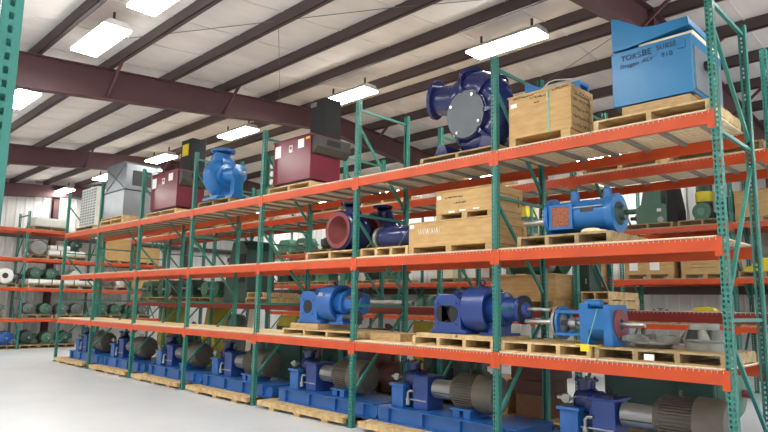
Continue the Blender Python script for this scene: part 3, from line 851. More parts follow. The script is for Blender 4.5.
def snail(label, yl, xf, z, m='navy', lip='navy', group=None):
    t = thing('pump_casing', label, 'pump casing', (xf, yl, z), ITEM, group)
    c0 = V(.3, .28, .36)
    mb = MB(); volute(mb, c0+V(0, .22, 0), (0, -1, 0), .18, .22, .10, .125, PI*.9, -PI*.9, 40)
    mb.lathe([(-.32, .0), (-.32, .17), (-.26, .28), (-.05, .32), (.13, .33), (.17, .27), (.17, .245), (.06, .20), (-.07, .1), (-.075, 0)], c0, (0, -1, 0), 36)
    part('casing', mb, m, t)
    part('lining', MB().lathe([(.1715, .3), (.176, .3), (.176, .235), (.064, .19), (-.06, .09), (-.064, 0)], c0, (0, -1, 0), 36), 'lining', t, 'dull red inner lining')
    part('bore', MB().cyl(c0+V(.0, .062, 0), c0+V(.0, .05, 0), .085, n=20), 'brick', t)
    mb = MB().tube([c0+V(.14, .1, .15), c0+V(.1, .06, .36), c0+V(.12, .03, .43)], [.15, .12, .12], 18).cyl(c0+V(.12, 0, .43), c0+V(.12, 0, .46), .17, n=24)
    bolts(mb, c0+V(.12, 0, .43), (0, 0, -1), .145, 8, .012, .015)
    part('discharge_flange', mb, m, t)
    part('foot', MB().box(.05, .2, 0, .55, .58, .03).box(.12, .28, .03, .48, .5, .14), m, t)
    index_tree(t); return t
sn = snail('navy pump casing with red-lined open mouth left of the upright, middle level', 6.1, .18, Z2+.13)
copy_tree(sn, 'navy pump casing with red-lined mouth right of the upright, partly hidden', (.8, 5.96, Z2+.13), ITEM-.1)
t = thing('pump_bowl', 'glossy dark navy pump bowl lying strapped on a pallet beside long crate', 'pump bowl', (.42, 4.94, Z2+.13), ITEM)
part('bowl', MB().lathe([(0, 0), (0, .14), (.03, .165), (.2, .175), (.45, .165), (.62, .15), (.66, .12), (.66, 0)], (.06, 0, .175), (1, 0, 0), 32), 'navy', t)
part('end_flange', MB().ring((.0, 0, .175), (.058, 0, .175), .172, .1, 30).cyl((.02, 0, .175), (.0595, 0, .175), .1, n=24), 'galv', t)
mb = MB().bar((-.06, -.26, 0.002), (.12, -.16, .22), .015, .003).bar((.62, -.26, 0.002), (.72, -.16, .24), .015, .003)
part('strap', mb, 'cyan', t)

# -- lowest level: impellers, shaft pump, navy motor pump, blue motor pump
make_pallet('pale pallet under the blue shaft pump with silver disc, lowest level', 2.5, .05, Z1, 1.14, 1.05, 'wood', 4)
make_pallet('weathered pallet carrying two grey impellers, right end of lowest level', 1.33, .07, Z1, 1.28, 1.0, 'wood2', 4, h=.12)
t = thing('shaft_pump', 'blue pump head with open cage, silver disc and long shaft', 'pump', (.42, 1.95, Z1+PH), ITEM)
t.scale = (.86, 1, .96)
zc = .24
part('disc_flange', MB().lathe([(0, .03), (0, .17), (.03, .205), (.06, .205), (.06, .17), (.08, .12), (.08, .03)], (.0, 0, zc), (1, 0, 0), 36), 'galv', t)
part('tail_shaft', MB().cyl((-.5, 0, zc), (0, 0, zc), .03, n=14), 'steel', t); part('drive_shaft', MB().cyl((.05, 0, zc), (.5, 0, zc), .035, n=14).cyl((.2, 0, zc), (.3, 0, zc), .07, n=16), 'steel', t); part('drive_shaft', MB().cyl((.88, 0, zc), (1.2, 0, zc), .028, n=14), 'steel', t)
mb = MB()
for yy, zz in ((-.15, .13), (.15, .13), (-.15, -.13), (.15, -.13)): mb.bar((.08, yy, zc+zz), (.5, yy, zc+zz), .05, .035)
mb.ring((.082, 0, zc), (.12, 0, zc), .2, .13, 30)
part('cage', mb, 'mid', t)
mb = MB().box(.44, -.19, .0, .56, .19, zc+.23).cyl((.56, 0, zc), (.8, 0, zc), .2, n=30).box(.5, -.205, zc-.06, .78, .205, zc+.17).prism([(.78, 0), (.9, 0), (.86, zc+.22), (.78, zc+.22)], -.22, .22, 'xz')
mb.cyl((.48, -.1, zc+.23), (.7, -.1, zc+.23), .05, n=12)
part('pump_head', mb, 'mid', t)
part('packing_ring', MB().ring((.87, 0, zc), (.9, 0, zc), .17, .06, 28), 'lining', t, 'red ring around the shaft')
part('strap', MB().bar((.7, -.21, .42), (.62, -.34, .0), .012, .004), 'cyan', t)
part('yellow_tag', MB().bar((.48, -.34, .01), (.78, -.34, .004), .07, .012).box(.56, -.388, -.06, .68, -.382, .02), 'yellow', t)

def impeller(label, yl, xf, z, dish):
    t = thing('impeller', label, 'impeller', (xf, yl, z), ITEM, 'grey impellers', .82)
    if dish:
        part('hub', MB().lathe([(0, 0), (0, .2), (.05, .24), (.055, .3), (.075, .3), (.075, .1), (.1, .08), (.1, 0)], (0, 0, 0), (0, 0, 1), 32), 'grey', t)
        for k in range(5):
            a = 2*PI*k/5+.3; mb = MB()
            n = []
            for i in range(7):
                s_ = i/6; R = .08+.3*s_; b = a+.9*s_; hgt = .06+.03*math.sin(PI*s_)
                n.append((V(R*math.cos(b), R*math.sin(b), .075), V(R*math.cos(b-.1), R*math.sin(b-.1), .075+hgt)))
            for (p, q), (p2, q2) in zip(n, n[1:]):
                o_ = V(0, 0, .012); sh = V(.008, .008, 0)
                mb.hexa([p, p2, p2+sh, p+sh, q, q2, q2+sh, q+sh])
            part('blade', mb, 'grey', t)
    else:
        part('lower_shroud', MB().lathe([(0, 0), (0, .22), (.1, .225), (.12, .25), (.135, .25), (.135, 0)], (0, 0, 0), (0, 0, 1), 36), 'grey', t)
        part('upper_ring', MB().ring((0, 0, .26), (0, 0, .33), .17, .14, 36).lathe([(.255, .0), (.255, .19), (.26, .19), (.26, 0)], (0, 0, 0), (0, 0, 1), 36), 'grey', t)
        for k in range(6):
            a = 2*PI*k/6; mb = MB()
            n = []
            for i in range(7):
                s_ = i/6; R = .09+.21*s_; b = a+1.0*s_
                n.append((V(R*math.cos(b), R*math.sin(b), .136), V((R*.75)*math.cos(b-.15), (R*.75)*math.sin(b-.15), .254)))
            for (p, q), (p2, q2) in zip(n, n[1:]):
                sh = V(.01, .01, 0); mb.hexa([p, p2, p2+sh, p+sh, q, q2, q2+sh, q+sh])
            part('blade', mb, 'grey', t)
    return t
impeller('flat grey impeller with swept blades, left of the upright ringed impeller', .88, .52, Z1+.122, True)
impeller('grey impeller with ring on top, nearest the right end upright', .36, .5, Z1+.122, False)
t = thing('tag_card', 'white paper tag on the edge of the impellers pallet', 'tag', (.068, .80, Z1+.02), ITEM)
part('card', MB().box(0, -.004, 0, .1, -.001, .06), 'paper', t)

def motor_pump(label, yl, xf, z, m, long_hole, flanges):
    t = thing('motor_pump', label, 'motor pump', (xf, yl, z), ITEM)
    # flanged bracket foot with an opening, the drum, then the tapered rear
    W = .46
    mb = MB().prism([(-.06, 0), (W+.1, 0), (W+.1, .04), (W, .07), (W-.0, .44), (W-.12, .52), (.08, .52), (0, .42), (.02, .07), (-.06, .04)], .02, .5, 'xz')
    br = part('bracket', mb, m, t, bevel=.012)
    hole = MB()
    if long_hole: hole.cyl((.15, .018, .26), (.15, .012, .26), .11, n=24).cyl((.3, .018, .26), (.3, .012, .26), .11, n=24).box(.15, .012, .15, .3, .018, .37)
    else: hole.cyl((.22, .018, .27), (.22, .012, .27), .11, n=26)
    part('opening', hole, 'black', br)
    bc, bR = ((.225, .26), .215) if long_hole else ((.22, .27), .18)
    for k in range(4):
        a = PI/4+k*PI/2; q = (bc[0]+bR*math.cos(a), bc[1]+bR*math.sin(a)*.9)
        part('bolt', MB().cyl((q[0], .02, q[1]), (q[0], .006, q[1]), .018, n=6), m, br)
    part('top_pipe', MB().cyl((.27, .2, .5), (.27, .2, .58), .035, n=12).cyl((.38, .2, .5), (.38, .2, .58), .035, n=12).cyl((.22, .2, .55), (.43, .2, .55), .025, n=10), m, br)
    mb = MB().lathe([(0, 0), (0, .28), (.02, .30), (.36, .30), (.36, .265), (.31, .25), (.31, .2)], (W+.02, .26, .33), (1, 0, 0), 40)
    dr = part('drum', mb, m, t)
    part('data_plate', MB().box(W+.1, -.035, .44, W+.2, -.028, .5), 'galv', dr) if not long_hole else None
    part('lifting_eye', MB().ring((W+.18, .25, .67), (W+.18, .27, .67), .045, .025, 16).box(W+.16, .25, .61, W+.2, .27, .65), 'navy', dr)
    mb = MB().lathe([(.311, .2), (.42, .19), (.5, .22), (.53, .22), (.55, .16), (.72, .14), (.76, .18), (.80, .18), (.80, .1), (.84, .08), (.84, 0)], (W+.02, .26, .33), (1, 0, 0), 32)
    part('rear_housing', mb, m, t)
    if flanges:
        for zz in (.42, .12):
            part('pipe_flange', MB().tube([(W+.5, .16, zz), (W+.8, .16, zz)], .04, 14).cyl((W+.78, .16, zz), (W+.83, .16, zz), .11, n=20), 'dgrey', t)
    else:
        part('shaft', MB().cyl((W+.862, .26, .34), (W+1.16, .26, .34), .022, n=12), 'steel', t)
        part('rear_grille', MB().ring((W+.80, .26, .33), (W+.825, .26, .33), .18, .1, 24), 'black', t)
    part('rear_foot', MB().box(W+.28, .05, 0, W+.62, .46, .035).box(W+.36, .12, .035, W+.52, .4, .16), m, t)
    return t
make_pallet('pale pallet under the big navy motor pump, lowest level', 3.93, .06, Z1, 1.32, 1.0, 'wood', 4)
for i, (yl, w) in enumerate(((3.9, .66), (3.2, .56))):
    t = thing('timber_board', ('short plank under the bracket of the navy motor pump', 'short plank behind the upright under the navy motor pump')[i], 'plank', (.09, yl-.02, Z1+PH), ITEM)
    part('plank', MB().box(0, 0, 0, w, .8, .035), 'wood', t)
motor_pump('big navy blue motor pump with oval opening, lowest level of second bay', 3.69, .2, Z1+PH+.036, 'motorblue', True, False)
make_pallet('pale pallet under the bright blue motor pump on wood block', 6.9, .06, Z1, 1.76, 1.0, 'wood', 4, h=.11)
t = thing('timber_block', 'thick wood block between pallet and bright blue motor pump', 'wood block', (.1, 6.72, Z1+.112), ITEM)
part('block', MB().box(0, 0, 0, .72, .8, .09), 'beamwood', t, bevel=.005)
t = thing('timber_board', 'brown timber lying on the lowest level right of the bright blue motor pump', 'plank', (.3, 5.0, Z1), ITEM)
part('plank', MB().box(0, 0, 0, .62, .5, .11), 'beamwood', t)
motor_pump('bright blue motor pump with round opening on a wood block, lowest level', 6.62, .18, Z1+.112+.092, 'royal', False, True)

# ------------------------------------------------------------------ goods farther back
def make_motor(label, loc, rz, m, group=None, sc=1., flange=False):
    """foot mounted electric motor, shaft along local +x, about 0.6 m long, 0.42 m high"""
    t = thing('electric_motor', label, 'electric motor', loc, rz, group, sc)
    o = (.08, 0, .21)
    b = part('body', MB().lathe([(0, 0), (0, .12), (.02, .17), (.06, .175), (.4, .175)], o, (1, 0, 0), 24).fins((.14, 0, .21), (1, 0, 0), .3, .17, .02, 26, .008), m, t)
    part('fan_cover', MB().lathe([(.4, .19), (.5, .19), (.54, .15), (.55, 0)], o, (1, 0, 0), 24), m, t)
    part('shaft', MB().cyl((-.06, 0, .21), (.08, 0, .21), .025, n=12), 'steel', t)
    part('foot', MB().box(.14, -.17, 0, .22, .17, .06).box(.38, -.17, 0, .46, .17, .06).box(.14, -.16, .0, .46, -.1, .03).box(.14, .1, .0, .46, .16, .03), m, t)
    part('terminal_box', MB().box(.22, -.27, .16, .4, -.17, .32), m, t)
    part('lifting_eye', MB().ring((.3, -.008, .42), (.3, .008, .42), .03, .016, 12), m, t)
    index_tree(t); return t
def make_gearbox(label, loc, rz, m, group=None, sc=1.):
    t = thing('gear_reducer', label, 'gear reducer', loc, rz, group, sc)
    part('housing', MB().prism([(-.36, 0), (.36, 0), (.36, .05), (.31, .06), (.31, .3), (.2, .42), (-.2, .42), (-.31, .3), (-.31, .06), (-.36, .05)], -.2, .2, 'xz'), m, t, bevel=.012)
    part('split_flange', MB().box(-.36, -.23, .2, .36, .23, .235), m, t)
    for s in (-1, 1):
        part('bearing_cap', MB().cyl((s*.15, -.2, .215), (s*.15, -.24, .215), .085, n=18), m, t)
    part('shaft', MB().cyl((.15, -.4, .215), (.15, -.24, .215), .03, n=12), 'steel', t)
    part('inspection_lid', MB().box(-.12, -.12, .4202, .12, .12, .435), m, t)
    index_tree(t); return t
PROTO = {}
def motor(m, label, loc, rz, group, sc=1.):
    if m not in PROTO: PROTO[m] = make_motor(label, loc, rz, m, group, sc); return PROTO[m]
    return copy_tree(PROTO[m], label, loc, rz, group, sc)
def gearbox(m, label, loc, rz, group, sc=1.):
    k = 'g'+m
    if k not in PROTO: PROTO[k] = make_gearbox(label, loc, rz, m, group, sc); return PROTO[k]
    return copy_tree(PROTO[k], label, loc, rz, group, sc)
palp = make_pallet('grey wooden pallet on the top level of second rack, rightmost one', 1.17, X2+.05, L2V[2]+.026, 1.1, 1.0, 'wood2', 3, group='pallets farther back')
palp2 = make_pallet('pale wooden pallet on the top level of second rack, right-end bay', 2.4, X2+.05, L2V[2]+.026, 1.1, 1.0, 'wood', 3, group='pallets farther back')
def pallet(label, xf, yl, z, w=1.1, rz=ITEM, p=None): return copy_tree(p or palp, label, (xf, yl, z), rz, 'pallets farther back', (w/1.1, 1, 1))

# --- second rack, red level
zr = L2V[1]+.013
PLC = ('first', 'second', 'third', 'fourth', 'fifth', 'sixth', 'seventh', 'eighth', 'ninth', 'tenth')
ZR = zr
pallet('pallet under the long timber crate on the red level of second rack', X2+.04, 4.02, zr, 1.14, p=palp2)
ct = make_crate('wooden_crate', 'pale open timber crate on the red level behind the navy motor pump', 4.0, X2+.06, zr+.126, 1.12, .9, .36, 0, 'crate', batten=False)
for i, x0 in enumerate((.1, .42, .88)):
    part('cross_board', MB().box(x0, 0, .379, x0+.19, .9, .40), 'wood', ct)
t = thing('storage_tank', 'green rounded tank lying on the open timber crate', 'tank', (X2+.5, 3.92, zr+.126+.401), ITEM)
part('shell', MB().lathe([(0, 0), (0, .12), (.06, .2), (.95, .2), (1.02, .12), (1.02, 0)], (0, 0, .2), (1, 0, 0), 28), 'green', t)
for x0 in (.2, .75): part('saddle', MB().prism([(x0-.06, 0), (x0+.06, 0), (x0+.04, .06), (x0-.04, .06)], -.15, .15, 'xz'), 'dgreen', t)
def bag(label, yl, xf, z, r=.16):
    t = thing('plastic_bundle', label, 'bundle', (xf, yl, z), ITEM)
    part('wrap', MB().ball((r, r, r*1.1), r, 14, (1, .8, 1.1)), 'cabinet', t)
    part('knot', MB().cyl((r, r, r*2.1), (r, r, r*2.5), .03, .05, 10), 'cabinet', t)
    return t
bag('shiny plastic-wrapped bundle left of the open timber crate', 4.46, X2+.4, zr, .2)
bag('shiny plastic-wrapped bundle in front of the green rounded tank', 3.22, X2+.08, zr+.126+.401, .13)
t = thing('switch_cabinet', 'dark green flat cabinet standing behind the second upright on the red level', 'cabinet', (X2+.55, 2.63+.22, zr), ITEM)
part('body', MB().box(0, 0, 0, .26, .4, .86), 'dgreen', t, bevel=.006)
part('door', MB().box(.02, -.012, .03, .24, -.001, .83), 'dgreen', t)
part('handle', MB().box(.2, -.02, .38, .22, -.0125, .46), 'steel', t)
pallet('lower pallet of the short stack right of the dark green cabinet', X2+.06, 2.49, zr, .42, p=palp2)
pallet('upper pallet of the short stack right of the dark green cabinet', X2+.06, 2.49, zr+.127, .42, p=palp2)
t = thing('yellow_hoist_part', 'yellow flat part on the red level right of the impellers', 'machine part', (X2+.4, 1.12, zr), ITEM, None, .6)
t['label'] = 'low yellow casting lying on the red level above the impellers'
t.name = 'yellow_casting'
part('casting', MB().prism([(0, 0), (.5, 0), (.46, .07), (.3, .1), (.1, .08)], 0, .25, 'xz'), 'yellow', t, bevel=.01)
part('flange', MB().cyl((.25, .12, .09), (.25, .12, .12), .08, n=18), 'olive', t)
for i, (yl, w, zz) in enumerate(((11.15, .9, 0), (11.1, .7, .127))):
    pallet(('pale pallet beside the dark green machine, bottom of two on the red level', 'pale pallet beside the dark green machine, top of two on the red level')[i], X2+.05, yl-.0, zr+zz, w, p=palp2)
t = thing('process_machine', 'tall dark green machine with sloping back on the red level', 'machine', (X2+.12, 12.3, zr), ITEM)
part('body', MB().prism([(0, 0), (1.1, 0), (1.05, 1.3), (.85, 1.5), (.35, 1.5), (.12, .8)], 0, .8, 'xz'), 'dgreen', t, bevel=.01)
part('dark_opening', MB().box(.55, -.012, .5, .98, -.001, 1.2), 'black', t)
part('lid', MB().box(.3, .05, 1.501, .9, .75, 1.54), 'dgreen', t)
i = 0
RL = ['second rack red level, left of the tall dark green machine', 'second rack red level, second left of the dark green machine', 'second rack red level, third left of the dark green machine', 'second rack red level, fourth left of the dark green machine',
      'second rack red level, fifth left of the dark green machine', 'second rack red level, near its left end', 'second rack red level, at its left end']
for i, (y, w) in enumerate(((15.1, 1.1), (13.9, 1.1), (17.6, 1.1), (16.45, 1.1))):
    pallet('pallet under green machinery, second rack red level, %s left of the dark green machine' % ('second', 'first', 'fourth', 'third')[i], X2+.05, y, zr, w)
for i, (y, m, g) in enumerate(((13.05, 'green', 0), (13.6, 'seagreen', 0), (14.5, 'dgreen', 1), (15.7, 'gmotor', 0), (16.2, 'green', 0), (17.05, 'green', 1))):
    lab = '%s %s, second rack red level, %s left of the dark green machine' % ({'green': 'green', 'seagreen': 'pale green', 'dgreen': 'dark green', 'gmotor': 'grey'}[m], 'gear reducer' if g else 'electric motor', PLC[i])
    if g: gearbox(m, lab, (X2+.5, y, zr+.126), ITEM, 'motors on the second rack', 1.15)
    else: motor(m, lab, (X2+.2, y, zr+.126), 0, 'motors on the second rack', 1.1)
for i, y in enumerate((8.6, 9.5, 6.4, 5.4)):
    if i < 2: continue
    t = thing('steel_pipe', ('long thin steel pipe on the red level behind bright blue motor pump', 'second thin steel pipe on the red level left of navy motor pump')[i-2], 'pipe', (X2+.2+.2*(i-2), y+.55-.9*(i-2), zr), ITEM)
    part('pipe', MB().ring((0, 0, .05), (1.1, 0, .05), .05, .04, 18), 'galv', t); part('pipe_flange', MB().ring((-.03, 0, .05), (0, 0, .05), .05, .04, 18), 'dgrey', t)

# --- second rack, top level: pallets with low goods
for k, yl in enumerate((4.9, 7.1, 8.9, 11.5, 13.95, 15.15, 16.9)):
    pallet('wooden pallet on the top level of the second rack, %s' % ('behind the navy pump', 'behind the nearest maroon cabinet', 'behind the green control panel', 'behind the light blue pump', 'behind the farther maroon cabinet', 'behind the grey steel cabinet', 'behind the white louvred unit')[k], X2+.05, yl, L2V[2]+.026, 1.1, p=palp2 if k % 2 else palp)

# --- second rack, floor
t = thing('storage_tank', 'big dark green rectangular tank on the floor behind the nearest pump set', 'tank', (X2+.1, 2.2, .126), ITEM)
part('shell', MB().box(0, 0, .1, 1.42, .95, 1.15), 'dgreen', t, bevel=.03)
part('seam_rib', MB().box(.95, -.02, .12, .99, -.001, 1.13), 'dgreen', t)
part('end_dome', MB().lathe([(0, 0), (0, .38), (.08, .36), (.16, .25), (.18, 0)], (1.421, .45, .62), (1, 0, 0), 28), 'green', t, 'lighter green domed end')
part('drain_plug', MB().cyl((1.6, .45, .62), (1.72, .45, .62), .05, n=12), 'lining', t, 'reddish plug')
part('support_rail', MB().box(0, .1, 0, 1.42, .2, .099).box(0, .75, 0, 1.42, .85, .099), 'beamwood', t)
pallet('floor pallet under the dark green rectangular tank', X2+.05, 2.35, 0, 1.9, p=palp2)
t = thing('pallet_timber', 'brown timber block standing on floor pallet behind the upright', 'timber block', (X2+.1, 3.62, .126), ITEM)
t.name = 'timber_block'
part('block', MB().box(0, 0, 0, .5, .7, .34), 'darkwood', t)
t = thing('machine_casting', 'rust brown machine casting on a timber block under the lowest level', 'machine', (X2+.08, 3.68, .467), ITEM)
part('casting', MB().box(.06, 0, 0, .56, .7, .22).box(0, -.02, .221, .62, .75, .78), 'brick', t, bevel=.012)
part('cap', MB().box(.05, .02, .781, .57, .7, .82), 'brick', t)
pallet('long floor pallet under the rust brown machine casting', X2+.02, 4.45, 0, 1.8, p=palp2)
t = thing('wooden_crate', 'low timber crate on the floor behind the second pump set', 'crate', (X2+.15, 4.4, .126), ITEM)
part('box', MB().box(0, 0, 0, .6, .7, .5), 'crate', t); part('lid_board', MB().box(-.01, -.01, .501, .61, .71, .52), 'crate', t)
def ymachine(label, yl, xf, m, sc=1.):
    t = thing('lift_truck_mast', label, 'machine', (xf, yl, 0), ITEM, None, sc); t.name = 'yellow_machine'
    part('body', MB().prism([(0, 0), (.8, 0), (.8, .5), (.62, 1.0), (.5, 1.64), (.25, 1.64), (.1, 1.0)], 0, .6, 'xz'), m, t, bevel=.015)
    part('arm', MB().tube([(.3, -.1, .8), (.45, -.15, 1.05), (.65, -.15, 1.1), (.8, -.12, .9)], .05, 10), 'yellow', t)
    part('base', MB().box(-.1, -.12, 0, 1.0, .72, .09), 'dgreen', t)
    part('window', MB().box(.3, -.012, 1.1, .48, -.001, 1.5), 'olive', t)
    index_tree(t); return t
ym = ymachine('dull yellow machine standing behind the fourth pump set from right', 13.8, X2+.4, 'olive')
copy_tree(ym, 'dull yellow machine standing behind the third pump set from the left end', (X2+.4, 16.4, 0), ITEM)
t = thing('yellow_guard', 'low yellow guard behind the empty lowest level, left of bright blue motor pump', 'guard', (X2+.25, 10.11, 0), ITEM)
part('frame', MB().box(0, 0, 0, .9, .05, 1.25).box(0, .05, 0, .05, .6, 1.25).box(.85, .05, 0, .9, .6, 1.25), 'dgreen', t)
part('hood', MB().prism([(-.02, 1.251), (.92, 1.251), (.75, 1.5), (.2, 1.5)], -.02, .62, 'xz'), 'olive', t, bevel=.01)
t = thing('cream_panel', 'cream board leaning behind the empty lowest level beside third upright', 'panel', (X2+.3, 11.8, 0), ITEM)
part('board', MB().prism([(0, .0), (.6, .0), (.55, 1.66), (.15, 1.66)], .2, .23, 'xz'), 'cream', t)
part('stand', MB().bar((.3, .24, 1.2), (.3, .75, .02), .05, .05), 'beamwood', t)
t = thing('pressure_vessel', 'blue-grey upright vessel behind the empty lowest level', 'tank', (X2+.6, 12.0+.35, 0), ITEM)
part('shell', MB().lathe([(.12, 0), (.12, .28), (1.3, .28), (1.45, .18), (1.48, 0)], (.0, 0, 0), (0, 0, 1), 28), 'gmotor', t)
for k in range(3):
    a = 2*PI*k/3; part('leg', MB().box(.22*math.cos(a)-.03, .22*math.sin(a)-.03, 0, .22*math.cos(a)+.03, .22*math.sin(a)+.03, .119), 'dgrey', t)
t = thing('olive_panel', 'dull yellow board standing behind lowest level beside the navy motor pump', 'panel', (X2+.6, 6.2, 0), ITEM)
part('board', MB().box(0, 0, 0, .46, .04, 1.48), 'olive', t); part('stand', MB().box(.05, .041, 0, .41, .4, .06), 'dgreen', t)
for i, (y, m, w, h) in enumerate(((5.02, 'dgreen', .52, 1.0), (7.5, 'brick', 1.1, 1.3), (5.7, 'dgreen', .55, .9), (9.15, 'dgreen', 1.4, 1.02), (11.15, 'gmotor', .9, .95), (15.18, 'dgreen', 1.1, 1.1))):
    t = thing('equipment_skid', 'skid-mounted machine on the floor of second rack, %s' % ('behind second pump set', 'rust brown, behind third pump set', 'small one behind the third pump set', 'behind the fourth pump set', 'grey, behind the cream board', 'between the dull yellow machines')[i], 'machine', (X2+.12, y, 0), ITEM, 'dark skid-mounted machines')
    part('skid', MB().box(0, 0, 0, w, .1, .12).box(0, .8, 0, w, .9, .12).box(0, .1, .02, .1, .8, .1).box(w-.1, .1, .02, w, .8, .1), 'dgrey', t)
    part('housing', MB().box(.1, .08, .121, w*.55, .82, h).lathe([(0, 0), (0, .25), (w*.4, .25), (w*.42, .15), (w*.42, 0)], (w*.56, .45, .45), (1, 0, 0), 24).box(w*.62, .25, .121, w*.9, .65, .3), m, t, bevel=.015)
    part('cover', MB().box(.13, .06, .4, w*.5, .0795, h-.15), 'dgrey', t)
    part('pipe', MB().tube([(w*.75, .45, .7), (w*.75, .45, h), (w*.6, .45, h+.06), (w*.56, .45, h+.06)], .05, 10), m, t)

# --- wall rack
ZC, ZA, ZB = L3V[3]+.012, L3V[2]+.012, L3V[1]+.012
G3 = 'goods on the wall rack'
pallet('pallet under the green gear unit with black cover, top level of wall rack', X3+.05, 4.56, ZC, 1.15)
t = thing('gear_unit', 'big green gear unit with black side cover, top level of the wall rack', 'gear unit', (X3+.3, 4.34, ZC+.126), ITEM)
part('housing', MB().prism([(0, 0), (.72, 0), (.72, .45), (.6, .5), (.6, .88), (.2, .95), (.12, .5), (0, .42)], 0, .7, 'xz'), 'green', t, bevel=.015)
part('side_cover', MB().prism([(.7205, .0), (.95, .0), (.95, .35), (.85, .95), (.7205, .97)], .05, .6, 'xz'), 'black', t, 'black side cover')
part('coupling', MB().cyl((0, .3, .22), (-.12, .3, .22), .09, n=18).cyl((-.12, .3, .22), (-.25, .3, .22), .05, n=14), 'black', t)
part('data_plate', MB().box(.5, -.008, .3, .6, -.001, .37), 'paper', t); part('round_cover', MB().cyl((.58, 0, .1), (.58, -.02, .1), .07, n=18), 'galv', t)
pallet('pallet under the green vertical motor with yellow band, wall rack top level', X3+.05, 3.3, ZC, 1.05)
t = thing('vertical_motor', 'green upright motor with yellow band on the wall rack', 'motor', (X3+.35, 3.04, ZC+.126), ITEM)
part('body', MB().cyl((.19, .19, .2), (.19, .19, .92), .17, n=24).lathe([(0, .19), (.06, .19), (.06, 0)], (.19, .19, .92), (0, 0, 1), 24), 'dgreen', t)
part('yellow_band', MB().ring((.19, .19, .45), (.19, .19, .68), .186, .17, 24), 'yellow', t, 'yellow band')
part('gear_case', MB().box(0, .05, 0, .4, .4, .199).cyl((.2, -.1, .2), (.2, .03, .2), .2, n=24), 'green', t)
part('end_cap', MB().cyl((.2, -.12, .2), (.2, -.101, .2), .09, n=18), 'seagreen', t)
part('fan_shroud', MB().lathe([(0, 0), (0, .16), (.1, .2), (.3, .2), (.3, 0)], (.62, .25, .35), (0, 1, 0), 22), 'black', t)
part('shroud_foot', MB().box(.45, .26, 0, .8, .5, .16), 'dgreen', t)
make_crate('wooden_crate', 'pale plywood crate on the top level of wall rack, at right picture edge', 2.12, X3+.1, ZC, .95, .8, .56, .1, 'crate')
pallet('pallet under the green machine with yellow top, wall rack top level', X3+.05, 8.3, ZC, 1.2)
t = thing('control_machine', 'green machine with yellow top on the wall rack behind the long shaft', 'machine', (X3+.3, 8.0, ZC+.126), ITEM)
part('body', MB().box(0, 0, 0, .62, .6, .5), 'green', t, bevel=.01); part('yellow_hood', MB().prism([(.08, .501), (.6, .501), (.56, .8), (.12, .8)], .02, .55, 'xz'), 'yellow', t, 'yellow hood')
part('side_box', MB().box(.621, .1, .2, .7, .4, .5), 'dgreen', t); part('knob', MB().cyl((.15, 0, .25), (.15, -.03, .25), .05, n=12), 'black', t)
k = 0
PLC = ('first', 'second', 'third', 'fourth', 'fifth', 'sixth', 'seventh', 'eighth', 'ninth', 'tenth')
for k, (y, m, g) in enumerate(((10.13, 'green', 0), (12.58, 'green', 1), (13.73, 'dgreen', 1), (15.03, 'green', 1), (16.18, 'dgreen', 0), (17.48, 'green', 1), (18.63, 'seagreen', 1))):
    if y > 19.0: continue
    pallet('pallet on the wall rack top level under the %s green machine beyond the upright motor' % PLC[k], X3+.05, y+.5, ZC, 1.0)
    lab = '%s on wall rack top level, %s of the far group' % ('green gear reducer' if g else 'green motor', PLC[k])
    if g: gearbox(m, lab, (X3+.5, y, ZC+.126), ITEM, G3, 1.25)
    else: motor(m, lab, (X3+.55, y+.35, ZC+.126), ITEM, G3, 1.25)
# middle level of wall rack
pb = make_crate('wooden_crate', 'wooden box with two white labels, middle level of the wall rack', 4.57, X3+.06, ZA, 1.12, .8, .46, .1, 'crate', papers=((.12, .2, .2, .26), (.6, .2, .22, .26)), legm='crate')
make_crate('wooden_crate', 'plain pale wooden box right of the box with two white labels', 3.27, X3+.06, ZA, 1.0, .8, .44, .08, 'crate', scribble=((.2, .3, .4, .02), (.2, .22, .5, .02)), legm='crate')
t = thing('grey_cabinet', 'grey steel case between the two wooden boxes on the wall rack', 'case', (X3+.4, 3.42, ZA), ITEM)
part('case', MB().box(0, 0, 0, .12, .6, .5), 'cabinet', t); part('lid', MB().box(-.005, -.005, .501, .125, .605, .53), 'cabinet', t)
pallet('pallet under the bright yellow casting at the right edge, wall rack', X3+.05, 2.12, ZA, 1.0)
t = thing('yellow_casting', 'bright yellow casting on a pallet at the right picture edge', 'machine part', (X3+.3, 2.08, ZA+.126), ITEM)
part('casting', MB().prism([(0, 0), (.7, 0), (.7, .12), (.5, .16), (.42, .26), (.26, .26), (.2, .14), (0, .1)], 0, .4, 'xz'), 'yellow', t, bevel=.012); part('flange', MB().cyl((.34, .2, .26), (.34, .2, .3), .12, n=18), 'yellow', t)
make_crate('wooden_crate', 'small tan box on wall rack middle level behind the second upright', 5.6, X3+.3, ZA, .4, .4, .36, .06, 'crate')
make_crate('cardboard_box', 'cream carton on the wall rack left of the navy motor pump lifting eye', 10.6, X3+.2, ZA+.126, .68, .5, .36, 0, 'cream', batten=False)
pallet('pallet under the cream carton on the wall rack', X3+.05, 10.7, ZA, .95)
pallet('pallet under the white-labelled box on the wall rack', X3+.05, 9.48, ZA, .75)
make_crate('cardboard_box', 'white-labelled carton on the wall rack above the navy motor pump', 9.44, X3+.2, ZA+.126, .5, .5, .34, 0, 'white', batten=False, papers=((.1, .1, .3, .2),))
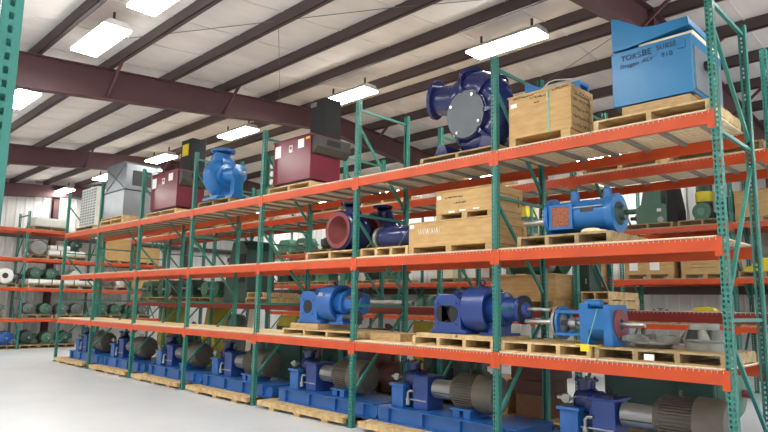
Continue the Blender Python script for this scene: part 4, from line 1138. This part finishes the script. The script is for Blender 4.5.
for k, (y, m, g) in enumerate(((12.58, 'green', 1), (13.73, 'dgreen', 0), (15.03, 'green', 0), (16.18, 'seagreen', 1), (17.48, 'green', 1), (18.63, 'dgreen', 1), (7.7, 'green', 1))):
    pallet('pallet on the wall rack middle level under the %s green machine left of cartons' % PLC[k], X3+.05, y+.5, ZA, 1.0, p=palp2)
    lab = '%s on wall rack middle level, %s of its group' % ('green gear reducer' if g else 'green motor', PLC[k])
    if g: gearbox(m, lab, (X3+.5, y, ZA+.126), ITEM, G3, 1.2)
    else: motor(m, lab, (X3+.55, y+.35, ZA+.126), ITEM, G3, 1.2)
for k, (y, m, g) in enumerate(((11.28, 'green', 0), (12.58, 'seagreen', 0), (13.73, 'gmotor', 0), (15.03, 'green', 1), (17.48, 'green', 0))):
    pallet('pallet on the wall rack lowest level under the %s machine beyond the navy pump' % PLC[k], X3+.05, y+.5, ZB, 1.0)
    lab = '%s on wall rack lowest level, %s of its group' % ('green gear reducer' if g else 'motor', PLC[k])
    if g: gearbox(m, lab, (X3+.5, y, ZB+.126), ITEM, G3, 1.2)
    else: motor(m, lab, (X3+.55, y+.35, ZB+.126), ITEM, G3, 1.25)
for k, y in enumerate((2.1, 3.3, 4.5, 5.8)):
    pallet('low pallet on the wall rack lowest level, %s from the near end' % PLC[k], X3+.05, y, ZB, 1.1, p=palp2)
for k, (y, m) in enumerate(((1.6, 'green'), (2.9, 'olive'), (4.1, 'green'))):
    t = thing('valve_body', '%s on the wall rack lowest level, %s from the near end' % (('low green valve', 'low dull yellow valve', 'small green valve')[k], PLC[k]), 'valve', (X3+.4, y, ZB+.126), ITEM)
    part('body', MB().lathe([(0, 0), (0, .1), (.03, .1), (.04, .06), (.16, .09), (.28, .06), (.29, .1), (.32, .1), (.32, 0)], (0, .1, .1), (1, 0, 0), 20), m, t); part('handwheel', MB().ring((.16, .1, .2), (.16, .1, .22), .08, .06, 18).cyl((.16, .1, .17), (.16, .1, .2), .02, n=8), m, t)

# --- far end rack
def ep(label, xl, z, w=1.0): return copy_tree(palp, label, (xl, YE+.06, z), 0, 'pallets farther back', (w/1.1, 1, 1))
EG = 'motors on the far end rack'
for k, (x, m) in enumerate(((-1.1, 'gmotor'), (-.5, 'gmotor'), (.5, 'gmotor'), (1.07, 'green'), (1.64, 'gmotor'), (2.15, 'gmotor'), (3.1, 'green'), (3.65, 'green'), (4.2, 'green'), (4.75, 'gmotor'))):
    if k % 2 == 0: ep('pallet under the %s pair of motors from the left, far end rack lowest level' % PLC[k//2], x-.02, LEV[1]+.012, 1.05)
    motor(m, '%s motor on the far end rack lowest level, %s from the left' % ('green' if m == 'green' else 'grey', PLC[k]), (x+.25, YE+.2, LEV[1]+.138), PI/2, EG, 1.05)
for k, (x, w) in enumerate(((-.2, 1.0), (.55, .9), (1.8, 1.1), (3.2, 1.1))):
    pass
for k, (x, m, s_) in enumerate(((-.1, 'royal', 1.2), (.6, 'dgreen', 1.25), (1.25, 'green', 1.1), (1.85, 'dgreen', 1.15), (3.3, 'green', 1.1))):
    ep('floor pallet under the %s motor from the left, far end rack' % PLC[k], x-.08, 0, .62)
    motor(m, '%s motor on the floor level of far end rack, %s from the left' % ('bright blue' if m == 'royal' else 'green', PLC[k]), (x+.22, YE+.2, .126), PI/2, EG, s_)
ep('pallet under the big grey valve, far end rack second level', -.9, LEV[2]+.012, 1.15)
t = thing('valve_body', 'big pale grey round valve on the far end rack, left picture edge', 'valve', (-.1, YE+.25, LEV[2]+.138), 0)
part('body', MB().lathe([(0, .1), (0, .27), (.06, .27), (.08, .2), (.4, .2), (.42, .27), (.48, .27), (.48, .1)], (0, .0, .28), (0, 1, 0), 24), 'white', t)
part('bore', MB().cyl((0, .02, .28), (0, .03, .28), .11, n=20), 'dgrey', t); part('side_arm', MB().cyl((.15, .2, .25), (.42, .2, .25), .1, n=16).box(-.15, .1, 0, .15, .4, .1), 'grey', t)
def bundle(label, xl, z, w, h, n=3, d=.8):
    t = thing('wrapped_bundle', label, 'bundle', (xl, YE+.1, z), 0)
    for i in range(n): part('roll', MB().cyl((0, (i+.5)*d/n, h/2), (w, (i+.5)*d/n, h/2), h/2*.98, n=14), 'white', t)
    part('tie', MB().box(w*.3, -.004, 0, w*.3+.03, .0, h).box(w*.7, -.004, 0, w*.7+.03, 0, h), 'dgrey', t)
    return t
for k, (xl, w) in enumerate(((.62, 1.1), (1.85, 1.05))):
    ep('pallet under the %s white bundle, far end rack second level' % ('left', 'right')[k], xl-.02, LEV[2]+.012, w)
    bundle('%s white wrapped bundle on the far end rack second level' % ('left', 'right')[k], xl, LEV[2]+.138, w, .2)
for k, x in enumerate((.92, 1.46)):
    motor('green', '%s green motor resting on white bundle, far end rack second level' % ('left', 'right')[k], (x, YE+.3, LEV[2]+.34), PI/2, EG, 1.1)
motor('white', 'white motor on the right bundle, far end rack second level', (2.3, YE+.3, LEV[2]+.34), PI/2, EG, 1.)
for k, (xl, w) in enumerate(((.6, .55), (1.15, 1.4))):
    ep('pallet under the %s, far end rack third level' % ('grey drum', 'white rolls')[k], xl, LEV[3]+.012, w)
bundle('long white rolls on the far end rack third level', 1.2, LEV[3]+.138, 1.3, .22)
t = thing('steel_drum', 'dull grey round drum on the far end rack third level', 'drum', (.88, YE+.2, LEV[3]+.138), 0)
part('shell', MB().lathe([(0, 0), (0, .26), (.03, .28), (.5, .28), (.53, .26), (.53, 0)], (0, 0, .28), (0, 1, 0), 24), 'grey', t); part('chock', MB().box(-.2, .1, 0, .2, .4, .04), 'beamwood', t)
bundle('short white rolls stacked beside the grey drum, far end rack third level', 1.25, LEV[3]+.36, .7, .18, 2, .5)
motor('dgreen', 'dark green motor on top of the white rolls, far end rack third level', (2.2, YE+.3, LEV[3]+.36), PI/2, EG, 1.1)
ep('pallet under the white wrapped stack, far end rack top level', .6, LEV[4]+.012, 1.2)
t = thing('wrapped_stack', 'low white wrapped stack on the far end rack top level', 'bundle', (.64, YE+.1, LEV[4]+.138), 0)
part('wrap', MB().box(0, 0, 0, 1.1, .9, .3), 'white', t, bevel=.05); part('top_sheet', MB().box(.05, .05, .3005, 1.05, .85, .33), 'white', t)
for k, (xl, w, h, z) in enumerate(((3.25, 1.1, .85, LEV[3]), (4.5, .95, .6, LEV[3]), (5.9, 1.05, .7, LEV[3]))):
    t = make_crate('wooden_crate', ('tall tan wooden crate on the far end rack seen between two uprights', 'wooden crate right of the tall tan one, far end rack', 'yellowish wooden crate farthest right on the far end rack')[k], 0, 0, z+.012, w, .8, h, .09, 'crate', rz=0)
    t.location = (xl, YE+.08, z+.012)
    if k == 2: t.location = (X2+.5+4.0, YE+.08, 0.0) if False else (4.45, YE+.08, LEV[2]+.012); t['label'] = 'wide wooden crate on the second level of far end rack'
ep('pallet on the far end rack second level under grey motors', 3.15, LEV[2]+.012, 1.1)
for k, x in enumerate((3.3, 3.8)): motor('white' if k else 'gmotor', '%s motor right of the white bundles, far end rack second level' % ('pale' if k else 'grey'), (x+.2, YE+.2, LEV[2]+.138), PI/2, EG, 1.)
# ------------------------------------------------------------------ camera, world, view
F, YAW, PITCH, ROLL = 617.8, .7884, .1435, .0181
cam = bpy.data.cameras.new('camera'); co = bpy.data.objects.new('camera', cam); C.objects.link(co)
cam.sensor_width = 36; cam.lens = 36*F/768; cam.clip_start = .05; cam.clip_end = 200
fw = V(math.sin(YAW)*math.cos(PITCH), math.cos(YAW)*math.cos(PITCH), math.sin(PITCH))
rt = V(math.cos(YAW), -math.sin(YAW), 0); up = rt.cross(fw)
r2 = rt*math.cos(ROLL)+up*math.sin(ROLL); u2 = up*math.cos(ROLL)-rt*math.sin(ROLL)
mx = Matrix((r2, u2, -fw)).transposed().to_4x4(); mx.translation = V(-6.2863, -1.796, 1.7617)
co.matrix_world = mx
SC.camera = co
w = bpy.data.worlds.new('world'); SC.world = w; w.use_nodes = True
w.node_tree.nodes['Background'].inputs[0].default_value = (.93, .96, 1, 1)
w.node_tree.nodes['Background'].inputs[1].default_value = 1.0
SC.view_settings.view_transform = 'Standard'; SC.view_settings.look = 'None'
SC.view_settings.gamma = 1; SC.view_settings.exposure = 1.1; SC.view_settings.use_curve_mapping = False
SC.cycles.max_bounces = 8; SC.cycles.diffuse_bounces = 5

if __name__ == '__main__':
    seen = {}
    for o in C.objects:
        if o.parent is None and 'label' in o and o.get('kind') != 'structure':
            n = len(o['label'].split())
            if n > 16 or n < 4: print('LABELLEN', n, o.name, '|', o['label'])
            seen.setdefault(o['label'], []).append(o.name)
    for k, v in seen.items():
        if len(v) > 1: print('LABELDUP', k, v)
